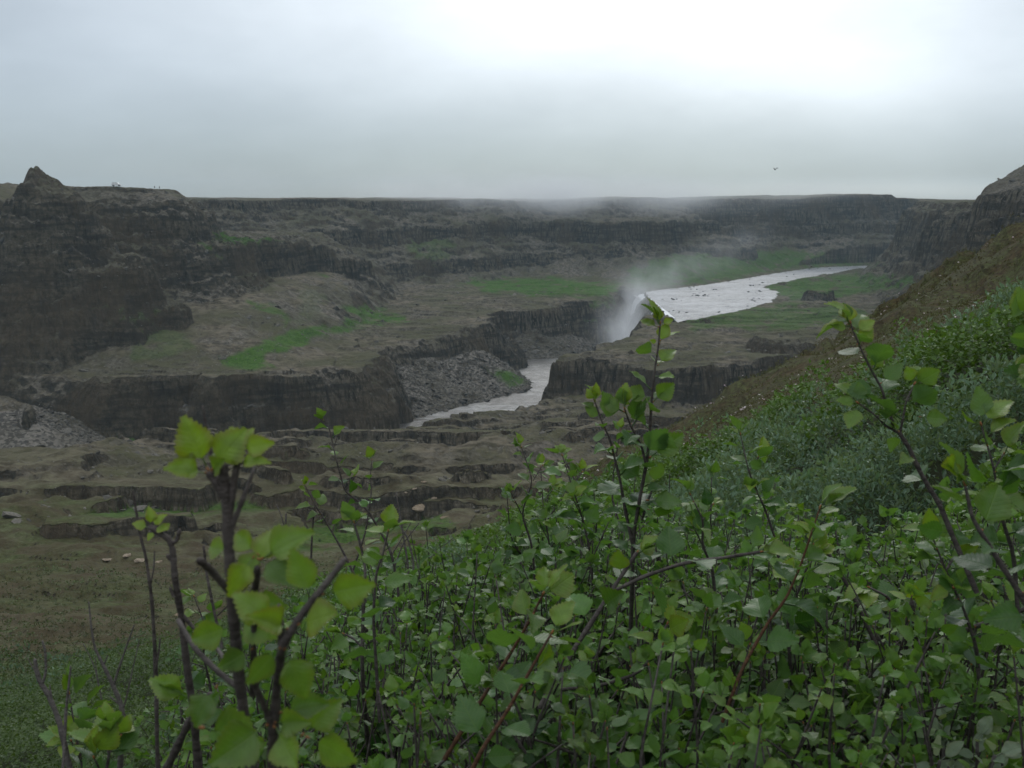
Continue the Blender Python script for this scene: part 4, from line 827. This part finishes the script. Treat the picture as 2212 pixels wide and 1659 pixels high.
hero('tall branching birch shoot on the right against the scrub slope', [
  ([(2110, 1280, 1.02), (2050, 1140, 1.02), (2031, 1092, 1.02), (2005, 1050, 1.02), (1986, 1017, 1.02), (1965, 970, 1.02), (1944, 937, 1.02)], .0052, .0030, dict(start=.3, step=.05)),
  ([(1944, 937, 1.02), (1910, 918, 1.02), (1891, 897, 1.02), (1856, 872, 1.02)], .0026, .0011, dict(start=.5, step=.03, young=.5)), ([(1944, 937, 1.02), (1950, 905, 1.02), (1957, 868, 1.02), (1974, 832, 1.02)], .0026, .0012, dict(start=.4, step=.028, young=.4)),
  ([(1930, 925, 1.02), (1925, 900, 1.02), (1916, 882, 1.02), (1905, 840, 1.02), (1889, 812, 1.02), (1872, 780, 1.02), (1859, 752, 1.02), (1845, 720, 1.02), (1838, 700, 1.02)], .0030, .0011, dict(start=.35, step=.028, young=.8))], .030,
 extra=[lf(1838, 712, 1.02, 1798, 700, 0, .9, .6), lf(1838, 705, 1.02, 1832, 660, 0, .9, 1), lf(1845, 718, 1.02, 1885, 695, 0, .9, .8), lf(1850, 745, 1.02, 1882, 712, 0, .9, .7), lf(1974, 832, 1.02, 1958, 795, 0, .8, .5), lf(1974, 832, 1.02, 2005, 800, 0, .8, .3), lf(1856, 872, 1.02, 1812, 862, 0, .8, .3), lf(1870, 800, 1.02, 1905, 755, .0, .6, .3), lf(1900, 830, 1.02, 1945, 790, 0, .5, .1), lf(1985, 900, 1.02, 2040, 905, 0, .5, .2)])
# big crooked branches low in the picture
for (lab, st, ls, bk) in (
  ('long dark birch branch forking up and right below the central shoot', [([(1130, 1640, 1.15), (1150, 1560, 1.15), (1195, 1480, 1.16), (1245, 1395, 1.17), (1300, 1310, 1.18), (1335, 1255, 1.19), (1375, 1195, 1.2)], .0075, .0030, dict(start=.5, step=.05)), ([(1320, 1280, 1.18), (1390, 1245, 1.17), (1480, 1215, 1.16), (1560, 1205, 1.15), (1640, 1192, 1.14)], .0045, .0026, dict(start=.3, step=.06))], .034, M_bark),
  ('curved grey birch branch sweeping right low in the centre', [([(1120, 1620, 1.2), (1150, 1540, 1.2), (1195, 1490, 1.2), (1290, 1483, 1.2), (1380, 1455, 1.2), (1420, 1400, 1.2), (1440, 1350, 1.2)], .0050, .0022, dict(start=.6, step=.04))], .034, M_bark),
  ('thick crooked birch trunk curving upward at lower right', [([(1800, 1660, 1.45), (1870, 1640, 1.42), (1930, 1590, 1.4), (1962, 1540, 1.38), (1970, 1470, 1.37), (1975, 1420, 1.36), (1978, 1370, 1.35), (1970, 1300, 1.35)], .0125, .0040, dict(start=.8, step=.05)), ([(1966, 1440, 1.37), (1950, 1350, 1.36), (1920, 1290, 1.35), (1880, 1270, 1.35)], .005, .002, dict(start=.5, step=.05)), ([(1978, 1410, 1.36), (2050, 1375, 1.3), (2130, 1345, 1.25), (2230, 1310, 1.2)], .0065, .004, dict(start=.3, step=.06))], .036, M_bark),
  ('pale curved dead branch lying low at the right', [([(1590, 1470, 1.7), (1640, 1510, 1.68), (1700, 1525, 1.66), (1760, 1545, 1.64), (1820, 1600, 1.62), (1860, 1660, 1.6)], .0062, .0085, None)], .03, M_dead),
  ('straight mottled birch branch leaning left above the woolly leaves', [([(1930, 1480, 1.6), (1895, 1400, 1.6), (1850, 1300, 1.6), (1800, 1210, 1.6), (1760, 1160, 1.6)], .0078, .0035, dict(start=.5, step=.06))], .034, M_bark),
  ('reddish birch shoot leaning right low at the centre', [([(960, 1640, 1.0), (1010, 1560, .99), (1060, 1480, .98), (1110, 1400, .97), (1150, 1330, .96), (1172, 1285, .95)], .0045, .0014, dict(start=.5, step=.034, young=.8))], .034, M_young),
  ('reddish birch shoot rising between leaves left of it', [([(980, 1750, .92), (1040, 1620, .9), (1100, 1530, .9), (1150, 1440, .9), (1190, 1370, .9)], .0045, .0014, dict(start=.4, step=.034, young=.6))], .034, M_young),
  ('bronze tipped birch shoot at the right centre of the thicket', [([(1560, 1560, 1.1), (1600, 1450, 1.1), (1655, 1350, 1.1), (1700, 1290, 1.1), (1730, 1220, 1.1), (1770, 1100, 1.1)], .0042, .0012, dict(start=.4, step=.034, young=.5))], .036, M_young),
  ('dark birch branch with close leaves at the right edge of the thicket', [([(2330, 1500, .8), (2240, 1340, .8), (2150, 1200, .8), (2100, 1120, .8), (2085, 1050, .8)], .0056, .0018, dict(start=.2, step=.034))], .036, M_bark)):
    hero(lab, st, ls, name='birch_branch', cat='branch', bark=bk)

# the thicket itself: shrubs, each a clump of shoots
def vtop(u): return float(np.interp(u, [-200, 340, 400, 500, 640, 740, 860, 960, 1080, 1200, 1350, 1480, 1600, 1720, 1850, 2000, 2120, 2300], [1580, 1560, 1420, 1380, 1330, 1260, 1190, 1200, 1130, 1075, 1060, 1080, 1110, 1090, 1130, 1120, 1080, 1050]))
cells = []
for row, (v0, v1, d0, d1, nn_) in enumerate(((0, 90, 2.1, 3.2, 15), (60, 220, 1.6, 2.3, 13), (180, 360, 1.25, 1.75, 12), (320, 640, .95, 1.35, 11))):
    for i in range(nn_): cells.append((row, 380+(2300-380)*(i+.5)/nn_, v0, v1, d0, d1, 1920/nn_, i, nn_))
ORD = ['leftmost', 'second from the left', 'third from the left', 'fourth from the left', 'fifth from the left', 'sixth from the left', 'seventh from the left', 'eighth from the left', 'eighth from the right', 'seventh from the right', 'sixth from the right', 'fifth from the right', 'fourth from the right', 'third from the right', 'second from the right', 'rightmost']
labs = ['leafy birch shrub along the back edge of the thicket', 'leafy birch shrub of the upper middle row', 'leafy birch shrub of the lower middle row', 'leafy birch shrub of the front row']
for (row, uc, v0, v1, d0, d1, wd, ci, cn) in cells:
    dm = (d0+d1)/2; g0 = PT(uc, vtop(uc)+(v0+v1)/2, dm); gz = float(height(np.array([g0[0]]), np.array([g0[1]]), False)[0][0])
    root = empty('birch_shrub', (g0[0], g0[1], gz)); p_ = Plant()
    sf = rng.uniform(.82, 1.22); bf = rng.normal(0, .30); bare = rng.uniform(.02, .22)
    for k in range((30, 28, 27, 26)[row]):
        u = uc+rng.uniform(-.65, .65)*wd; v = vtop(u)+rng.uniform(v0, v1)-(rng.uniform(10, 70) if rng.uniform() < .15 else 0); d = rng.uniform(d0, d1)
        tip = PT(u, v, d); lean = rng.normal(0, .34, 2); hgt = min(tip[2]-gz+.1, rng.uniform(.45, .8)); hgt = max(hgt, .25); lean = np.clip(lean, -.42, .42)*min(1, hgt/.65)
        if uc < 620: lean = lean*.35
        p0 = tip-np.array([lean[0]*1.6, lean[1]*1.6, hgt])
        pts = [p0+(tip-p0)*f+(np.array([rng.normal(0, .03), rng.normal(0, .03), 0])+np.array([lean[0], lean[1], 0])*.55*sin(pi*f))*(0 < f < 1) for f in (0, .25, .5, .75, 1)]
        C = p_.tube(pts, rng.uniform(.0026, .0046), .0010, 5)
        if rng.uniform() < bare:
            q = C[int(len(C)*.6)]; p_.tube([q, q+rdir((rng.normal(0, .6), rng.normal(0, .6), .8), .2)*.12], .0018, .0007, 4); continue
        leafy(p_, C, sf*rng.uniform(.019, .031)*(1.08, 1.0, .92, .86)[row], .12, .021, .5*rng.uniform(0, 1), np.clip(rng.uniform(.15, .75)+bf, 0, 1), row > 1)
        for b in range(rng.integers(2, 4)):
            q = C[int(len(C)*rng.uniform(.3, .8))]; dd = rdir((rng.normal(0, .7), rng.normal(0, .7), .75), .2)*rng.uniform(.08, .20)
            C2 = p_.tube([q, q+dd*.5+np.array([0, 0, .006]), q+dd], .0022, .0009, 4)
            leafy(p_, C2, sf*rng.uniform(.017, .028), .1, .018, .45*rng.uniform(0, 1), np.clip(rng.uniform(.15, .75)+bf, 0, 1), False)
    p_.build(root, M_birch, M_bark, M_bud, stem='branches')
    tag(root, labs[row] + ', ' + (ORD[ci] if ci <= cn//2 else ORD[16-(cn-ci)]), 'shrub', 'birch shrubs of the thicket, ' + ('back', 'upper middle', 'lower middle', 'front')[row] + ' row')
# woolly willows glimpsed through the birch, lower right
for (lab, uc, vc, d, n_) in (('pale woolly willow shrub in a gap of the birches at right', 1990, 1330, 1.95, 11), ('small woolly willow with round grey leaves low at right', 1890, 1500, 1.8, 8), ('grey leaved willow shrub at the right edge above the birch branch', 2190, 1270, 2.0, 7), ('woolly willow sprouting in the bottom right corner', 2110, 1620, 1.25, 6), ('pale willow shrub peeping out low in the right centre', 1480, 1500, 2.2, 5)):
    g0 = PT(uc, vc, d); root = empty('woolly_willow', (g0[0], g0[1], g0[2]-.45)); p_ = Plant()
    for k in range(n_):
        tip = PT(uc+rng.normal(0, 70), vc+rng.normal(0, 45), d-.15+rng.uniform(-.1, .1)); p0 = tip+np.array([rng.normal(0, .05), .08, -.35])
        C = p_.tube([p0, p0*.5+tip*.5+rng.normal(0, .01, 3), tip], .004, .002, 5); leafy(p_, C, rng.uniform(.028, .036), .45, .014, .5, .6, False)
    p_.build(root, M_wool, M_dead, M_bud, T=WT, stem='branches'); tag(root, lab, 'willow')

# ------------------------------------------------------------------ far off: the car and two people on the left rim; flies in the air
def simple(name, col, rough=.6, metal=0.0):
    m, t, out = newmat(name); n_ = noise(t, N(t, 'ShaderNodeTexCoord').outputs['Object'], 3, 2); p = pbr(t, out, mixc(t, n_, tuple(c*.93 for c in col), col), rough); p.inputs['Metallic'].default_value = metal; return m
def boxv(x0, x1, y0, y1, z0, z1, taper=0.0):
    V = [(x0, y0, z0), (x1, y0, z0), (x1, y1, z0), (x0, y1, z0), (x0+taper, y0+taper*.5, z1), (x1-taper, y0+taper*.5, z1), (x1-taper, y1-taper*.5, z1), (x0+taper, y1-taper*.5, z1)]
    return np.array(V), np.array([(0, 3, 2, 1), (4, 5, 6, 7), (0, 1, 5, 4), (1, 2, 6, 5), (2, 3, 7, 6), (3, 0, 4, 7)])
def join(parts):
    V, F_, n = [], [], 0
    for v, f in parts: V.append(v); F_.append(f+n); n += len(v)
    return np.concatenate(V), np.concatenate(F_)
def rim_point(u, y):
    x = (u-1106)/FPX/1.018*y; ys = np.linspace(y-60, y+40, 300); z, _ = height(ys*(x/y), ys); k = int(np.argmax(z/ys)); return ys[k]*(x/y), ys[k], float(z[k])
def car():
    x, y, z = rim_point(253, 575); root = empty('parked_car', (x, y, z)); root.rotation_euler = (0, 0, radians(6))
    body = simple('white_paint', (.72, .73, .72), .35); glass = simple('car_glass', (.03, .035, .04), .1); rub = simple('tyre_rubber', (.02, .02, .02), .9); ch = simple('hub_metal', (.4, .4, .4), .4, .8)
    side = [(-2.4, .45), (-2.4, 1.0), (-2.3, 1.15), (-2.1, 1.95), (-1.9, 2.05), (.75, 2.02), (1.35, 1.25), (2.2, 1.10), (2.4, .95), (2.4, .45)]
    n = len(side); V = [(a, -.92, b) for a, b in side]+[(a, .92, b) for a, b in side]
    V = np.array([(a, yy*(.86 if b > 1.3 else 1), b) for a, yy, b in V]); F4 = np.array([(i, (i+1) % n, (i+1) % n+n, i+n) for i in range(n)])
    me = bpy.data.meshes.new('body'); me.from_pydata([tuple(v) for v in V], [], [tuple(f) for f in F4]+[tuple(range(n))[::-1], tuple(range(n, 2*n))]); me.materials.append(body); o = bpy.data.objects.new('body', me); COL.objects.link(o); o.parent = root
    b = o.modifiers.new('b', 'BEVEL'); b.width = .06; b.segments = 2
    for s in (-1, 1):
        for (a, c) in ((-2.0, -.95), (-.85, .05), (.15, .85)):
            v, f = boxv(a, c, s*.80-.03, s*.86+.03, 1.28, 1.88, .05); mesh_np('side_window', v, f, glass, parent=root)
    v, f = boxv(.95, 1.15, -.7, .7, 1.35, 1.85, 0); v[4:, 0] -= .32; mesh_np('windscreen', v, f, glass, parent=root)
    for sx__ in (-1.5, 1.5):
        for sy in (-.86, .86):
            an = np.linspace(0, 2*pi, 20, endpoint=False); ring = [(sx__+.38*cos(a), sy-.12, .38+.38*sin(a)) for a in an]+[(sx__+.38*cos(a), sy+.12, .38+.38*sin(a)) for a in an]
            me = bpy.data.meshes.new('wheel'); me.from_pydata(ring, [], [(i, (i+1) % 20, (i+1) % 20+20, i+20) for i in range(20)]+[tuple(range(20))[::-1], tuple(range(20, 40))]); me.materials.append(rub); o = bpy.data.objects.new('wheel', me); COL.objects.link(o); o.parent = root
    for sy in (-.65, .65):
        v, f = boxv(2.38, 2.44, sy-.15, sy+.15, .78, .95); mesh_np('headlight', v, f, ch, parent=root)
    tag(root, 'white off road car parked on the skyline of the left cliff', 'car')
car()
def person(u, y, jacket, label, turn):
    x, y, z = rim_point(u, y); root = empty('person', (x, y, z)); root.rotation_euler = (0, 0, turn)
    J = {'pelvis': (0, 0, .95), 'chest': (0, 0, 1.30), 'neck': (0, 0, 1.50), 'head': (0, -.01, 1.62), 'top': (0, 0, 1.74), 'shl': (.19, 0, 1.43), 'ell': (.25, .02, 1.15), 'hal': (.24, -.06, .92), 'shr': (-.19, 0, 1.43), 'elr': (-.26, .03, 1.15), 'har': (-.2, -.08, .95),
         'hipl': (.10, 0, .90), 'knl': (.12, -.02, .50), 'anl': (.12, .02, .08), 'tol': (.13, -.16, .03), 'hipr': (-.10, 0, .90), 'knr': (-.13, -.03, .50), 'anr': (-.15, 0, .08), 'tor': (-.17, -.17, .03)}
    R_ = dict(pelvis=.15, chest=.17, neck=.065, head=.10, top=.07, shl=.075, ell=.05, hal=.035, shr=.075, elr=.05, har=.035, hipl=.10, knl=.07, anl=.045, tol=.035, hipr=.10, knr=.07, anr=.045, tor=.035)
    E = [('pelvis', 'chest'), ('chest', 'neck'), ('neck', 'head'), ('head', 'top'), ('chest', 'shl'), ('shl', 'ell'), ('ell', 'hal'), ('chest', 'shr'), ('shr', 'elr'), ('elr', 'har'), ('pelvis', 'hipl'), ('hipl', 'knl'), ('knl', 'anl'), ('anl', 'tol'), ('pelvis', 'hipr'), ('hipr', 'knr'), ('knr', 'anr'), ('anr', 'tor')]
    def skin(name, keys, mat, grow=1.0, root_key=None):
        me = bpy.data.meshes.new(name); me.from_pydata([J[k] for k in keys], [(keys.index(a), keys.index(b)) for a, b in E if a in keys and b in keys], []); me.materials.append(mat)
        o = bpy.data.objects.new(name, me); COL.objects.link(o); o.parent = root
        o.modifiers.new('skin', 'SKIN'); sv = me.skin_vertices[0].data
        for i, k in enumerate(keys): sv[i].radius = (R_[k]*grow, R_[k]*grow*.8)
        sv[0].use_root = True; s_ = o.modifiers.new('sub', 'SUBSURF'); s_.levels = 1; s_.render_levels = 1; return o
    skin('body', list(J), simple('skin', (.35, .22, .16), .6))
    skin('jacket', ['pelvis', 'chest', 'neck', 'shl', 'ell', 'hal', 'shr', 'elr', 'har'], jacket, 1.15); skin('trousers', ['pelvis', 'hipl', 'knl', 'anl', 'hipr', 'knr', 'anr'], simple('trouser_cloth', (.03, .03, .035), .9), 1.12)
    tag(root, label, 'person')
person(335, 590, simple('jacket_cloth', (.035, .04, .055), .85), 'person in dark clothes standing on the left rim, nearer the car', .4)
person(345.5, 575, simple('jacket_black', (.018, .020, .022), .85), 'person in black standing on the left rim, nearer the cliff edge', -.5)
def fly(u, v, d, label, roll):
    c = PT(u, v, d); root = empty('fly', tuple(c)); root.rotation_euler = (0, roll, .5)
    m = simple('fly_body', (.012, .012, .014), .4); V0, F0 = ico()
    for nm, off, s in (('body', (0, 0, 0), (.0026, .0014, .0013)), ('head', (-.0030, 0, .0002), (.0010, .0011, .0010))):
        o = mesh_np(nm, V0*np.array(s)+np.array(off), F0, m, parent=root, smooth=True); o.modifiers.new('s', 'SUBSURF').levels = 1
    wm, t, out = newmat('fly_wing'); p = N(t, 'ShaderNodeBsdfPrincipled'); p.inputs[0].default_value = (.15, .15, .16, 1); tr = N(t, 'ShaderNodeBsdfTransparent'); mx = N(t, 'ShaderNodeMixShader'); mx.inputs[0].default_value = .45; L(t, tr.outputs[0], mx.inputs[1]); L(t, p.outputs[0], mx.inputs[2]); L(t, mx.outputs[0], out.inputs[0])
    for s in (-1, 1):
        V = np.array([(-.0006, s*.0008, .001), (-.0022, s*.004, .0022), (-.0004, s*.0062, .003), (.0016, s*.0052, .0026), (.0012, s*.002, .0014)]); mesh_np('wing', V, np.array([(0, 1, 2, 3, 4)]), wm, parent=root)
    tag(root, label, 'fly')
fly(1674, 366, 1.7, 'small dark fly in the air against the grey sky', .5); fly(1753, 576, 1.9, 'small dark fly in the air before the far end of the river', -.3); fly(1813, 607, 2.6, 'tiny dark fly in the air before the green bank right of the river', .2)

# ------------------------------------------------------------------ spray, mist and haze
def puff_volume(name, blobs, dens, lo, hi, nscale, nlo, nhi, color=(.93, .95, .97), aniso=.3, sc=(1, 1, 1)):
    m = bpy.data.materials.new(name); m.use_nodes = True; t = m.node_tree; t.nodes.clear(); out = N(t, 'ShaderNodeOutputMaterial')
    pos = N(t, 'ShaderNodeNewGeometry').outputs['Position']; acc = None
    for (c, s, a) in blobs:
        sub = N(t, 'ShaderNodeVectorMath', operation='SUBTRACT'); L(t, pos, sub.inputs[0]); sub.inputs[1].default_value = c
        dv = N(t, 'ShaderNodeVectorMath', operation='DIVIDE'); L(t, sub.outputs[0], dv.inputs[0]); dv.inputs[1].default_value = s
        dt = N(t, 'ShaderNodeVectorMath', operation='DOT_PRODUCT'); L(t, dv.outputs[0], dt.inputs[0]); L(t, dv.outputs[0], dt.inputs[1])
        g = math_(t, 'MULTIPLY', math_(t, 'EXPONENT', math_(t, 'MULTIPLY', dt.outputs['Value'], -1.0)), a); acc = g if acc is None else math_(t, 'ADD', acc, g)
    n_ = noise(t, pos, nscale, 4, .6, sc); k = ramp(t, n_, [(nlo, 0), (nhi, 1)])
    d = math_(t, 'MULTIPLY', math_(t, 'MULTIPLY', acc, k), dens)
    v = N(t, 'ShaderNodeVolumePrincipled'); v.inputs['Color'].default_value = (*color, 1); v.inputs['Anisotropy'].default_value = aniso; L(t, d, v.inputs['Density']); L(t, v.outputs[0], out.inputs['Volume'])
    V, F_ = boxv(lo[0], hi[0], lo[1], hi[1], lo[2], hi[2]); o = mesh_np(name, V, F_, m); return o
sp = puff_volume('waterfall_spray', [((72, 645, -84), (13, 40, 13), 1.1), ((96, 720, -66), (20, 40, 14), .5), ((80, 670, -97), (11, 50, 6), 3.4), ((82, 680, -88), (12, 45, 10), 1.9), ((88, 700, -76), (11, 34, 11), 1.3), ((96, 715, -65), (13, 30, 10), .8), ((110, 735, -56), (16, 30, 9), .48), ((135, 750, -48), (20, 28, 9), .34), ((160, 765, -40), (20, 24, 9), .30), ((184, 775, -28), (13, 18, 8), .34), ((200, 700, -67), (24, 26, 4), .14)],
   .019, (36, 560, -99.4), (262, 850, -2), .060, .36, .64, sc=(1, .6, .7))
tag(sp, 'white spray rising from the waterfall and drifting right over the river', 'spray', kind='stuff')
ms = puff_volume('rim_mist', [((35, 1010, 6), (95, 60, 17), 1.5), ((120, 1050, 4), (120, 60, 14), 1.0), ((-60, 980, 8), (90, 50, 14), 1.1), ((300, 1150, 10), (90, 50, 9), .5), ((-220, 820, 16), (60, 40, 10), .4)], .013, (-330, 740, -45), (420, 1240, 46), .014, .30, .70, sc=(1, 1, 2))
tag(ms, 'low mist brushing the far rim above the waterfall', 'mist', kind='stuff')
V, F_ = boxv(-2700, 2700, -2700, 2700, -145, 50)
hm = bpy.data.materials.new('haze'); hm.use_nodes = True; t = hm.node_tree; t.nodes.clear(); out = N(t, 'ShaderNodeOutputMaterial')
v = N(t, 'ShaderNodeVolumePrincipled'); v.inputs['Color'].default_value = (.58, .82, 1.0, 1); v.inputs['Density'].default_value = .000085; v.inputs['Anisotropy'].default_value = .2; L(t, v.outputs[0], out.inputs['Volume'])
tag(mesh_np('haze', V, F_, hm), 'thin blue grey haze filling the canyon', 'haze', kind='stuff')
print('terrain verts', len(Vt), 'z range', GZ.min(), GZ.max())
